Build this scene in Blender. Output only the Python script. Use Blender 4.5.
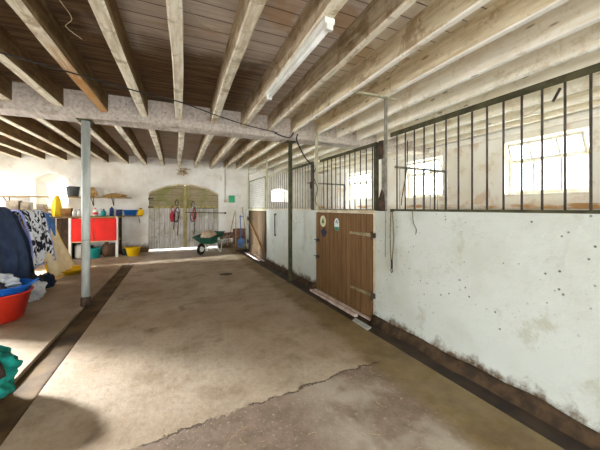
import bpy, bmesh, math, random
from mathutils import Vector, Matrix, noise as mnoise

scn = bpy.context.scene
for o in list(bpy.data.objects):
    bpy.data.objects.remove(o)
COL = scn.collection
R = math.radians
CAM_H = 1.37
YAW = 23.5

# ---------------------------------------------------------------- camera
cd = bpy.data.cameras.new('camera')
cam = bpy.data.objects.new('camera', cd)
COL.objects.link(cam)
cam.location = (0, 0, CAM_H)
cam.rotation_euler = (R(90), 0, R(-YAW))
cd.sensor_width = 36.0
cd.lens = 36.0 * 285 / 600
cd.shift_y = -17 / 600
cd.clip_start = 0.05
scn.camera = cam

# ---------------------------------------------------------------- world and daylight
w = bpy.data.worlds.new('sky')
scn.world = w
w.use_nodes = True
wn = w.node_tree
bg = wn.nodes['Background']
bg.inputs[0].default_value = (0.90, 0.95, 1.0, 1)
bg.inputs[1].default_value = 4.0

def area(name, loc, target, sx, sy, power, color=(1, 1, 1), spread=180):
    ld = bpy.data.lights.new(name, 'AREA')
    ld.shape = 'RECTANGLE'; ld.size = sx; ld.size_y = sy
    ld.energy = power; ld.color = color; ld.spread = R(spread)
    o = bpy.data.objects.new(name, ld)
    COL.objects.link(o)
    o.location = loc
    o.rotation_euler = (Vector(target) - Vector(loc)).to_track_quat('-Z', 'Y').to_euler()
    return o

# daylight through the openings: added rear doorway, left doorways, windows (two of them added)
area('added_rear_fill', (-0.2, -3.9, 1.5), (0.3, 4, 1.5), 3.4, 2.2, 70, (1.0, 0.99, 0.97))  # fill light through a doorway added behind the camera
area('left_doorway_daylight', (-6.9, 7.55, 3.05), (-1.0, 3.0, 0.0), 0.7, 0.6, 150, (0.94, 0.97, 1.0), 50)
area('left_doorway_skylight', (-5.9, 5.9, 1.6), (0, 6.6, 1.5), 1.6, 1.9, 190, (0.98, 0.99, 1.0))
area('left_slit_daylight', (-6.6, 7.62, 1.3), (-1.0, 7.9, 0.0), 0.25, 1.2, 110, (0.92, 0.96, 1.0), 40)
for yy in (2.57, 4.93, 7.5, 0.2):  # last position serves the added window out of view
    area('stall_window_daylight', (7.0, yy, 2.6), (3.6, yy, 1.75), 2.2, 2.4, 200 if yy > 4 else 200, (1, 0.995, 0.98))
area('far_window_daylight', (-3.15, 11.3, 2.1), (-3.0, 8, 1.5), 1.6, 1.6, 130)
area('added_left_fill', (-5.7, 8.9, 1.9), (0, 8.0, 1.1), 1.8, 1.6, 22, (0.98, 0.99, 1.0))  # fill for the back bay, through an added unseen window
area('far_stall_window_daylight', (3.55, 11.3, 2.1), (3.4, 8, 1.6), 1.4, 1.4, 30)

vs = scn.view_settings
vs.view_transform = 'Standard'; vs.look = 'None'; vs.gamma = 1; vs.use_curve_mapping = False
vs.exposure = 1.5
scn.cycles.use_denoising = True
scn.cycles.max_bounces = 10
scn.cycles.diffuse_bounces = 6
scn.cycles.transparent_max_bounces = 12
scn.cycles.caustics_reflective = False
scn.cycles.caustics_refractive = False

# ---------------------------------------------------------------- colour + nodes
def lin(c):
    return c / 12.92 if c <= 0.04045 else ((c + 0.055) / 1.055) ** 2.4
def rgb(r, g, b):
    return (lin(r / 255), lin(g / 255), lin(b / 255), 1)

class NT:
    def __init__(s, name):
        s.m = bpy.data.materials.new(name); s.m.use_nodes = True
        s.t = s.m.node_tree; s.b = s.t.nodes['Principled BSDF']
        s.tc = s.t.nodes.new('ShaderNodeTexCoord')
        s.vec = s.tc.outputs['Object']
        s._sep = None
    def put(s, sock, v):
        if isinstance(v, (int, float)): sock.default_value = v
        elif isinstance(v, tuple): sock.default_value = v
        else: s.t.links.new(v, sock)
    def math(s, op, a, b=0.0, c=0.0, clamp=False):
        n = s.t.nodes.new('ShaderNodeMath'); n.operation = op; n.use_clamp = clamp
        s.put(n.inputs[0], a); s.put(n.inputs[1], b); s.put(n.inputs[2], c)
        return n.outputs[0]
    def xyz(s):
        if s._sep is None:
            s._sep = s.t.nodes.new('ShaderNodeSeparateXYZ'); s.t.links.new(s.vec, s._sep.inputs[0])
        return s._sep.outputs
    def scaled(s, sc):
        n = s.t.nodes.new('ShaderNodeMapping'); n.inputs['Scale'].default_value = sc
        s.t.links.new(s.vec, n.inputs[0]); return n.outputs[0]
    def noise(s, scale, detail=4, rough=0.55, vec=None, dist=0.0):
        n = s.t.nodes.new('ShaderNodeTexNoise')
        n.inputs['Scale'].default_value = scale; n.inputs['Detail'].default_value = detail
        n.inputs['Roughness'].default_value = rough; n.inputs['Distortion'].default_value = dist
        s.t.links.new(vec or s.vec, n.inputs['Vector']); return n.outputs[0]
    def voro(s, scale, vec=None, feature='F1', out=0):
        n = s.t.nodes.new('ShaderNodeTexVoronoi'); n.feature = feature
        n.inputs['Scale'].default_value = scale
        s.t.links.new(vec or s.vec, n.inputs['Vector']); return n.outputs[out]
    def ss(s, v, lo, hi):          # smoothstep lo..hi -> 0..1
        n = s.t.nodes.new('ShaderNodeMapRange'); n.interpolation_type = 'SMOOTHSTEP'
        s.put(n.inputs[0], v); n.inputs[1].default_value = lo; n.inputs[2].default_value = hi
        return n.outputs[0]
    def mix(s, f, a, b):
        n = s.t.nodes.new('ShaderNodeMix'); n.data_type = 'RGBA'
        s.put(n.inputs[0], f); s.put(n.inputs[6], a); s.put(n.inputs[7], b)
        return n.outputs[2]
    def mul(s, a, b): return s.math('MULTIPLY', a, b)
    def done(s, col, rough=0.8, metal=0.0, bump=None, strength=0.3, dist=0.01, spec=0.3):
        s.put(s.b.inputs['Base Color'], col); s.put(s.b.inputs['Roughness'], rough)
        s.b.inputs['Metallic'].default_value = metal
        s.b.inputs['Specular IOR Level'].default_value = spec
        if bump is not None:
            n = s.t.nodes.new('ShaderNodeBump'); n.inputs['Strength'].default_value = strength
            n.inputs['Distance'].default_value = dist
            s.t.links.new(bump, n.inputs['Height']); s.t.links.new(n.outputs[0], s.b.inputs['Normal'])
        return s.m

def simple(name, c1, c2=None, scale=8, rough=0.7, metal=0, bump=0.15, stretch=None, spec=0.3, lo=.35, hi=.65):
    n = NT(name)
    c2 = c2 or tuple([x * 0.75 for x in c1[:3]] + [1])
    v = n.scaled(stretch) if stretch else n.vec
    f = n.noise(scale, 4, vec=v)
    return n.done(n.mix(n.ss(f, lo, hi), c1, c2), rough, metal, f, bump, 0.01, spec)

MAT = {}
# whitewashed stone/render with dirt
def whitewash(name, base, alt, dirt, low_dirt=0.25, spots=True, orange=False):
    n = NT(name); x, y, z = n.xyz()
    big = n.noise(1.3, 5, .6); fine = n.noise(14, 5, .65)
    c = n.mix(n.ss(big, .38, .66), base, alt)
    c = n.mix(n.mul(n.ss(n.noise(3.1, 6, .7), .56, .70), .55), c, dirt)
    if orange:
        zz = n.mul(n.ss(n.noise(1.7, 5, .6, dist=.6), .57, .66), .45)
        c = n.mix(zz, c, rgb(196, 150, 96))
    if spots:
        s = n.ss(n.voro(17, vec=None), .17, .09)
        c = n.mix(n.mul(n.mul(s, n.ss(n.noise(2.3), .46, .6)), .9), c, rgb(88, 78, 58))
        s2 = n.ss(n.voro(43), .2, .08)
        c = n.mix(n.mul(n.mul(s2, n.ss(n.noise(1.9, 3), .5, .62)), .8), c, rgb(105, 92, 66))
    edge = n.math('ADD', z, n.mul(n.math('SUBTRACT', n.noise(5, 5, .7), .5), .35))
    low = n.ss(edge, low_dirt, low_dirt * 0.25)
    c = n.mix(low, c, rgb(92, 72, 48))
    h = n.math('ADD', n.noise(4, 6, .6), n.mul(fine, .35))
    return n.done(c, .9, 0, h, .5, .03, .15)
MAT['stallwall'] = whitewash('painted_blockwork', rgb(206, 212, 204), rgb(194, 198, 186), rgb(170, 166, 138), .13)
MAT['backwall'] = whitewash('limewash_stone', rgb(236, 234, 228), rgb(216, 210, 200), rgb(184, 168, 146), .35, False)
MAT['rightwall'] = whitewash('limewash_render', rgb(240, 238, 230), rgb(232, 226, 212), rgb(206, 184, 150), .2, False, True)
def ledge_mat():
    n = NT('stained_ledge')
    f = n.ss(n.noise(3.0, 5, .7, vec=n.scaled((1, .6, 2))), .42, .58)
    return n.done(n.mix(f, rgb(236, 228, 214), rgb(190, 146, 98)), .9, 0, f, .2)
MAT['ledge'] = ledge_mat()
MAT['leftwall'] = whitewash('limewash_left', rgb(225, 221, 210), rgb(205, 198, 182), rgb(170, 152, 122), .35, False)

# floor
def floor_mat():
    n = NT('worn_concrete'); x, y, z = n.xyz()
    big = n.noise(.55, 6, .6); mid = n.noise(2.6, 6, .65); fine = n.noise(22, 5, .7)
    c = n.mix(n.ss(big, .35, .65), rgb(164, 143, 118), rgb(186, 171, 150))
    c = n.mix(n.mul(n.ss(mid, .45, .70), .6), c, rgb(128, 110, 82))
    c = n.mix(n.mul(n.ss(fine, .45, .75), .35), c, rgb(96, 82, 62))
    c = n.mix(n.mul(n.ss(n.noise(1.9, 4, .6, dist=.8), .60, .68), .45), c, rgb(88, 76, 62))
    # near slab, older and darker
    cy = n.math('ADD', n.math('SUBTRACT', y, n.math('MULTIPLY_ADD', x, .1, 1.90)), n.mul(n.math('SUBTRACT', n.noise(3.5, 5, .7), .5), .22))
    near = n.ss(cy, .01, -.02)
    rough_slab = n.mix(n.ss(n.noise(6, 6, .75), .35, .68), rgb(140, 122, 106), rgb(112, 96, 78))
    rough_slab = n.mix(n.mul(n.ss(n.noise(38, 3), .6, .7), .6), rough_slab, rgb(186, 170, 140))
    pale = n.mul(n.ss(n.noise(1.6, 4, .6), .42, .58), n.ss(x, .65, 1.05))  # bright daylight patch at the right, painted in as a paler tone
    rough_slab = n.mix(n.mul(pale, .6), rough_slab, rgb(186, 176, 158))
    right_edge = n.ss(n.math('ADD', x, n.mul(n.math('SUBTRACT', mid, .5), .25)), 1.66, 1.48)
    c = n.mix(near, c, rough_slab)
    # shade along the stall gutter, painted in as a darker olive band
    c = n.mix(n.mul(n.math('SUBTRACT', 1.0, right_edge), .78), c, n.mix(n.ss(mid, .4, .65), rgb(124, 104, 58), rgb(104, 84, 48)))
    # slab joint crack
    crack = n.mul(n.ss(n.math('ABSOLUTE', cy), .016, .003), n.ss(n.noise(4), .36, .5))
    inside = n.ss(x, 1.75, 1.6)
    crack = n.mul(crack, inside)
    c = n.mix(n.mul(crack, .85), c, rgb(66, 50, 34))
    j2 = n.ss(n.math('ABSOLUTE', n.math('ADD', n.math('SUBTRACT', y, 4.55), n.mul(n.math('SUBTRACT', n.noise(2), .5), .1))), .014, .004)
    c = n.mix(n.mul(j2, .5), c, rgb(90, 74, 52))
    # left bay: browner
    lf = n.ss(x, -1.0, -1.3)
    c = n.mix(n.mul(lf, .45), c, rgb(122, 100, 68))
    h = n.math('SUBTRACT', n.math('ADD', n.mul(mid, .6), n.mul(fine, .25)), n.mul(crack, .8))
    return n.done(c, n.math('MULTIPLY_ADD', mid, .4, .45), 0, h, .55, .03, .35)
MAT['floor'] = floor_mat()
MAT['gutter'] = simple('wet_gutter_dirt', rgb(64, 49, 36), rgb(38, 30, 24), 5, .6, 0, .6, spec=.4)
MAT['cove'] = simple('dirt_caked_cove', rgb(82, 63, 42), rgb(50, 39, 28), 9, .9, 0, .7)
MAT['channel'] = simple('dirty_channel', rgb(104, 82, 50), rgb(66, 48, 28), 3, .8, 0, .5)
MAT['sill'] = simple('pale_threshold', rgb(232, 218, 208), rgb(205, 182, 168), 9, .7, 0, .2)
MAT['ground'] = simple('outside_paving', rgb(215, 212, 205), rgb(190, 188, 180), 3, .9)

# ceiling boards
def boards_mat():
    n = NT('ceiling_boards'); x, y, z = n.xyz()
    row = n.math('FLOOR', n.math('DIVIDE', y, .165))
    fr = n.math('FRACT', n.math('DIVIDE', y, .165))
    gap = n.math('MAXIMUM', n.ss(fr, .05, .0), n.ss(fr, .95, 1.0))
    v = n.scaled((.6, 8, 1)); g = n.noise(3.0, 5, .65, vec=v)
    rnd = n.t.nodes.new('ShaderNodeTexWhiteNoise'); rnd.noise_dimensions = '1D'
    n.t.links.new(row, rnd.inputs['W'])
    c = n.mix(n.ss(g, .3, .7), rgb(216, 206, 198), rgb(186, 172, 163))
    c = n.mix(n.mul(rnd.outputs[0], .35), c, rgb(192, 180, 166))
    # whitewashed over the stalls
    wh = n.ss(n.math('ADD', x, n.mul(n.math('SUBTRACT', n.noise(1.5), .5), .6)), 1.3, 2.0)
    c = n.mix(n.mul(wh, .9), c, rgb(226, 216, 192))
    # big brown water stains before the beam and to the left
    dm = n.noise(.8, 5, .6, dist=.5)
    my = n.mul(n.ss(n.math('ADD', y, n.mul(n.math('SUBTRACT', dm, .5), 1.2)), 2.75, 3.3), n.ss(x, 1.5, .7))
    mx = n.mul(n.ss(n.math('ADD', x, n.mul(n.math('SUBTRACT', dm, .5), 1.4)), -.05, -.75), n.ss(y, 8.5, 5.5))
    m = n.math('MAXIMUM', my, mx)
    m = n.mul(m, n.ss(y, 4.95, 4.85))
    m2 = n.mul(n.ss(n.noise(1.6, 5, .65), .47, .62), n.ss(x, 1.5, .9))
    m = n.math('MAXIMUM', n.mul(m, .94), n.mul(m2, .15))
    c = n.mix(m, c, n.mix(n.ss(g, .35, .7), rgb(112, 84, 54), rgb(58, 42, 26)))
    yel = n.mul(n.ss(n.noise(1.1, 3, .5, dist=1), .57, .66), .5)
    c = n.mix(n.mul(yel, n.math('SUBTRACT', 1, m)), c, rgb(176, 132, 66))
    c = n.mix(n.mul(gap, .85), c, rgb(46, 32, 22))
    return n.done(c, .9, 0, n.math('SUBTRACT', n.mul(g, .5), gap), .6, .02, .15)
MAT['boards'] = boards_mat()

def joist_mat(name, base, alt, stain, amt, thr=.52):
    n = NT(name)
    v = n.scaled((6, .7, 6)); g = n.noise(4, 5, .65, vec=v)
    c = n.mix(n.ss(g, .35, .68), base, alt)
    s = n.ss(n.noise(2.4, 6, .75, dist=.4), thr, thr + .10)
    c = n.mix(n.mul(n.ss(n.noise(16, 4, .7), .55, .72), .4), c, stain)
    c = n.mix(n.mul(s, amt), c, stain)
    if name == 'stained_joist':
        y_ = n.xyz()[1]
        c = n.mix(n.mul(n.ss(n.math('ADD', y_, n.mul(n.math('SUBTRACT', g, .5), 1.5)), 2.6, 3.7), .85), c, rgb(176, 124, 52))
    k = n.ss(n.voro(3.3, vec=n.scaled((2, .6, 2))), .12, .06)
    c = n.mix(n.mul(k, .6), c, rgb(92, 66, 36))
    return n.done(c, .85, 0, g, .4, .015, .2)
MAT['joist'] = joist_mat('painted_joist', rgb(240, 234, 218), rgb(206, 194, 170), rgb(146, 124, 84), .6)
MAT['joist_rust'] = joist_mat('stained_joist', rgb(240, 234, 218), rgb(206, 194, 170), rgb(150, 114, 64), .6, .5)
MAT['joist_white'] = joist_mat('white_joist', rgb(250, 248, 240), rgb(240, 235, 222), rgb(188, 168, 130), .5, .54)
MAT['girder'] = joist_mat('grey_beam', rgb(204, 195, 186), rgb(174, 163, 152), rgb(136, 114, 92), .5, .55)

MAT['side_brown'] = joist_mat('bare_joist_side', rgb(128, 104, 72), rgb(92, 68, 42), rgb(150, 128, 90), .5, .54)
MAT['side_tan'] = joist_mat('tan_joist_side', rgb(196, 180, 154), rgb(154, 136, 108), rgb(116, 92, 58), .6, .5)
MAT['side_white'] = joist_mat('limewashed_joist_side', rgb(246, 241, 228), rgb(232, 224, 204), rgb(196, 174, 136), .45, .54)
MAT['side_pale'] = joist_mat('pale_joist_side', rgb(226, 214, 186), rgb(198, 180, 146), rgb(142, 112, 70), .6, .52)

def planks_mat(name, a, b, gapc, width, axis=1, green=0.0, vertical=True, greenc=rgb(132, 134, 74)):
    n = NT(name); p = n.xyz(); x = p[axis]
    fr = n.math('FRACT', n.math('DIVIDE', x, width))
    row = n.math('FLOOR', n.math('DIVIDE', x, width))
    gap = n.math('MAXIMUM', n.ss(fr, .05, 0), n.ss(fr, .95, 1))
    sc = (9, 9, .8) if vertical else (.8, 9, 9)
    g = n.noise(3, 6, .7, vec=n.scaled(sc))
    rnd = n.t.nodes.new('ShaderNodeTexWhiteNoise'); rnd.noise_dimensions = '1D'
    n.t.links.new(row, rnd.inputs['W'])
    c = n.mix(n.ss(g, .3, .7), a, b)
    c = n.mix(n.mul(rnd.outputs[0], .3), c, b)
    if green:
        c = n.mix(n.mul(n.ss(n.noise(2.2, 5, .65), .47, .6), green), c, greenc)
    c = n.mix(n.mul(gap, .8), c, gapc)
    return n.done(c, .75, 0, n.math('SUBTRACT', n.mul(g, .4), gap), .5, .01, .25)
MAT['door_brown'] = planks_mat('brown_planks', rgb(134, 104, 68), rgb(108, 78, 46), rgb(64, 42, 24), .115)
MAT['door_brown2'] = planks_mat('brown_planks_far', rgb(92, 76, 54), rgb(72, 56, 38), rgb(60, 44, 26), .14)
MAT['door_grey'] = planks_mat('weathered_planks', rgb(232, 230, 228), rgb(176, 166, 154), rgb(92, 80, 64), .15, 0, .45)
MAT['door_top'] = planks_mat('weathered_top_planks', rgb(176, 164, 138), rgb(142, 126, 92), rgb(88, 76, 48), .2, 2, .8, False)
MAT['olive_wood'] = simple('olive_wood', rgb(178, 168, 118), rgb(150, 134, 84), 4, .85, 0, .3, (4, 4, 1))
MAT['old_wood'] = simple('old_wood', rgb(158, 132, 94), rgb(112, 88, 58), 5, .85, 0, .3, (1, 5, 5))
MAT['shelf_wood'] = simple('shelf_wood', rgb(176, 150, 108), rgb(136, 112, 78), 5, .85, 0, .3, (1, 5, 5))
MAT['cream'] = simple('cream_paint', rgb(222, 212, 184), rgb(190, 172, 136), 6, .7)
MAT['olive_metal'] = simple('olive_painted_steel', rgb(84, 82, 58), rgb(64, 61, 44), 10, .8, 0, .1, spec=.15)
MAT['grey_metal'] = simple('grey_painted_steel', rgb(146, 142, 128), rgb(110, 104, 90), 10, .5, .3, .1)
MAT['bar_metal'] = simple('dark_bar_steel', rgb(84, 78, 70), rgb(62, 55, 48), 12, .7, .1, .1)
MAT['pale_bar'] = simple('galvanised_bar', rgb(160, 158, 150), rgb(126, 120, 110), 12, .45, .4, .1)
MAT['galv'] = simple('galvanised_post', rgb(196, 200, 196), rgb(164, 170, 164), 4, .5, .1, .05, (3, 3, .6))
MAT['pale_pipe'] = simple('pale_painted_pipe', rgb(190, 187, 160), rgb(160, 154, 122), 6, .6, .1, .1, (3, 3, .6))
MAT['green_pipe'] = simple('grey_green_pipe', rgb(140, 142, 118), rgb(112, 112, 88), 6, .6, .2, .1, (3, 3, .6))
MAT['black_metal'] = simple('black_iron', rgb(42, 40, 38), rgb(70, 56, 44), 14, .55, .4, .1)
MAT['rust'] = simple('rusty_plate', rgb(86, 68, 54), rgb(56, 44, 36), 14, .8, .2, .3)
MAT['straphinge'] = simple('galv_strap', rgb(168, 160, 124), rgb(126, 116, 84), 14, .55, .4, .1)
MAT['white'] = simple('white_enamel', rgb(240, 242, 236), rgb(228, 230, 220), 6, .4, 0, .02)
MAT['plasticwhite'] = simple('white_plastic', rgb(236, 236, 232), rgb(220, 220, 216), 6, .4, 0, .02)
MAT['frame_white'] = simple('white_window_frame', rgb(238, 236, 226), rgb(216, 208, 190), 8, .6, 0, .1)
MAT['red'] = simple('red_panel', rgb(232, 30, 14), rgb(214, 26, 14), 3, .5, 0, .02)
MAT['red_tub'] = simple('red_rubber', rgb(216, 58, 38), rgb(192, 44, 30), 4, .5, 0, .03)
MAT['blue_tub'] = simple('blue_rubber', rgb(32, 112, 214), rgb(24, 94, 190), 4, .5, 0, .03)
MAT['bluebin'] = simple('blue_plastic', rgb(40, 120, 208), rgb(32, 100, 184), 4, .5, 0, .03)
MAT['yellow'] = simple('yellow_plastic', rgb(240, 196, 16), rgb(220, 176, 14), 4, .5, 0, .03)
MAT['teal_plastic'] = simple('teal_plastic', rgb(28, 150, 146), rgb(24, 128, 126), 4, .5, 0, .03)
MAT['darkgrey_plastic'] = simple('dark_grey_plastic', rgb(84, 88, 90), rgb(66, 70, 72), 4, .5, 0, .03)
MAT['black_plastic'] = simple('black_plastic', rgb(34, 34, 36), rgb(26, 26, 28), 4, .5, 0, .03)
MAT['pink'] = simple('pink_label', rgb(226, 120, 170), rgb(210, 100, 150), 4, .5, 0, .03)
MAT['navy_plastic'] = simple('navy_plastic', rgb(36, 56, 110), rgb(28, 44, 90), 4, .5, 0, .03)
MAT['cardboard'] = simple('brown_cardboard', rgb(150, 112, 66), rgb(112, 78, 44), 6, .85, 0, .1)
MAT['paper'] = simple('tan_paper', rgb(206, 172, 116), rgb(176, 138, 84), 9, .9, 0, .3)
MAT['hay'] = simple('hay', rgb(184, 148, 86), rgb(132, 98, 52), 30, .95, 0, .6, (1, 8, 8))
MAT['straw'] = simple('straw', rgb(186, 170, 126), rgb(160, 138, 96), 30, .9)
MAT['twigs'] = simple('twigs', rgb(196, 180, 150), rgb(116, 94, 66), 25, .95)
MAT['green_enamel'] = simple('green_enamel', rgb(34, 112, 86), rgb(28, 92, 70), 4, .4, .1, .03)
MAT['green_box'] = simple('green_box', rgb(70, 178, 128), rgb(54, 156, 110), 4, .5)
MAT['sand'] = simple('sand_load', rgb(212, 190, 164), rgb(184, 156, 128), 20, .95, 0, .5)
MAT['rubber'] = simple('black_rubber', rgb(38, 36, 36), rgb(28, 26, 26), 10, .8)
MAT['cable'] = simple('black_cable', rgb(36, 34, 34), rgb(26, 24, 24), 10, .6)
MAT['tool_wood'] = simple('tool_handle_wood', rgb(196, 166, 122), rgb(160, 128, 84), 6, .7, 0, .1, (5, 5, 1))
MAT['blue_tool'] = simple('blue_tool_paint', rgb(96, 134, 186), rgb(76, 112, 166), 6, .6)
MAT['red_web'] = simple('red_webbing', rgb(196, 56, 58), rgb(166, 44, 48), 20, .8)
MAT['navy_web'] = simple('navy_webbing', rgb(44, 42, 66), rgb(34, 32, 52), 20, .8)
MAT['grey_web'] = simple('grey_webbing', rgb(196, 196, 190), rgb(150, 150, 146), 20, .8)
MAT['brown_leather'] = simple('brown_leather', rgb(92, 66, 44), rgb(66, 46, 30), 20, .6)
MAT['rope'] = simple('olive_rope', rgb(126, 116, 84), rgb(96, 86, 58), 60, .9)
MAT['cobweb'] = simple('dusty_cobweb', rgb(176, 160, 130), rgb(150, 132, 100), 30, .95)
MAT['dark_wood'] = simple('dark_brown_wood', rgb(82, 60, 42), rgb(54, 40, 30), 5, .85, 0, .3, (5, 5, 1))
MAT['rust_board'] = simple('rusty_sheet', rgb(140, 106, 86), rgb(98, 68, 54), 7, .85, 0, .3)
MAT['stone'] = simple('grey_stone', rgb(160, 148, 130), rgb(122, 108, 90), 6, .9, 0, .4)
MAT['teal_fleece'] = simple('teal_fleece', rgb(20, 136, 120), rgb(14, 108, 98), 12, .95, 0, .4)
MAT['brown_trim'] = simple('brown_binding', rgb(70, 52, 44), rgb(48, 36, 32), 20, .9)
MAT['white_cloth'] = simple('white_cloth', rgb(222, 226, 232), rgb(178, 186, 200), 8, .9, 0, .3)
MAT['grey_cloth'] = simple('charcoal_cloth', rgb(62, 64, 70), rgb(40, 42, 48), 8, .9, 0, .3)
MAT['blue_cloth'] = simple('blue_cloth', rgb(84, 130, 190), rgb(64, 106, 168), 8, .9, 0, .3)
MAT['lilac_cloth'] = simple('lilac_binding', rgb(150, 160, 214), rgb(120, 130, 190), 8, .9, 0, .3)
MAT['navy_cloth'] = simple('navy_rug', rgb(50, 66, 96), rgb(36, 50, 78), 7, .8, 0, .35)
MAT['navy_dark'] = simple('navy_fold', rgb(30, 42, 66), rgb(22, 30, 48), 7, .85, 0, .35)
MAT['cream_cloth'] = simple('cream_rug', rgb(244, 228, 194), rgb(228, 208, 168), 6, .9, 0, .3)
MAT['yellow_cloth'] = simple('yellow_binding', rgb(238, 190, 40), rgb(220, 166, 30), 6, .9, 0, .2)
MAT['decal_cream'] = simple('cream_sticker', rgb(222, 220, 184), rgb(206, 202, 160), 9, .5, 0, .02)
MAT['decal_green'] = simple('green_sticker', rgb(52, 112, 52), rgb(40, 92, 42), 9, .5, 0, .02)
MAT['decal_white'] = simple('white_sticker', rgb(226, 236, 232), rgb(204, 216, 214), 9, .5, 0, .02)
MAT['decal_teal'] = simple('teal_sticker', rgb(54, 140, 112), rgb(44, 122, 98), 9, .5, 0, .02)
MAT['decal_navy'] = simple('navy_sticker', rgb(34, 38, 70), rgb(26, 30, 56), 9, .5, 0, .02)
MAT['daylight_patch'] = simple('painted_daylight_spill', rgb(206, 208, 214), rgb(166, 166, 168), 5, .35, 0, .2, (1, 4, 1), .6)  # daylight on the floor made as a pale colour; not assigned

def print_mat():
    n = NT('animal_print')
    v = n.noise(8, 2, .5, dist=1.0)
    f = n.ss(v, .49, .52)
    return n.done(n.mix(f, rgb(226, 230, 238), rgb(34, 34, 48)), .9, 0, v, .1, .01, .1)
MAT['print'] = print_mat()
def glass_mat():
    m = bpy.data.materials.new('window_glass'); m.use_nodes = True
    t = m.node_tree; t.nodes.clear()
    o = t.nodes.new('ShaderNodeOutputMaterial'); mx = t.nodes.new('ShaderNodeMixShader')
    a = t.nodes.new('ShaderNodeBsdfTransparent'); b = t.nodes.new('ShaderNodeBsdfGlossy')
    b.inputs['Roughness'].default_value = .03
    a.inputs[0].default_value = (.93, .96, .95, 1)
    mx.inputs[0].default_value = .06
    t.links.new(a.outputs[0], mx.inputs[1]); t.links.new(b.outputs[0], mx.inputs[2]); t.links.new(mx.outputs[0], o.inputs[0])
    return m
MAT['glass'] = glass_mat()

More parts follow.
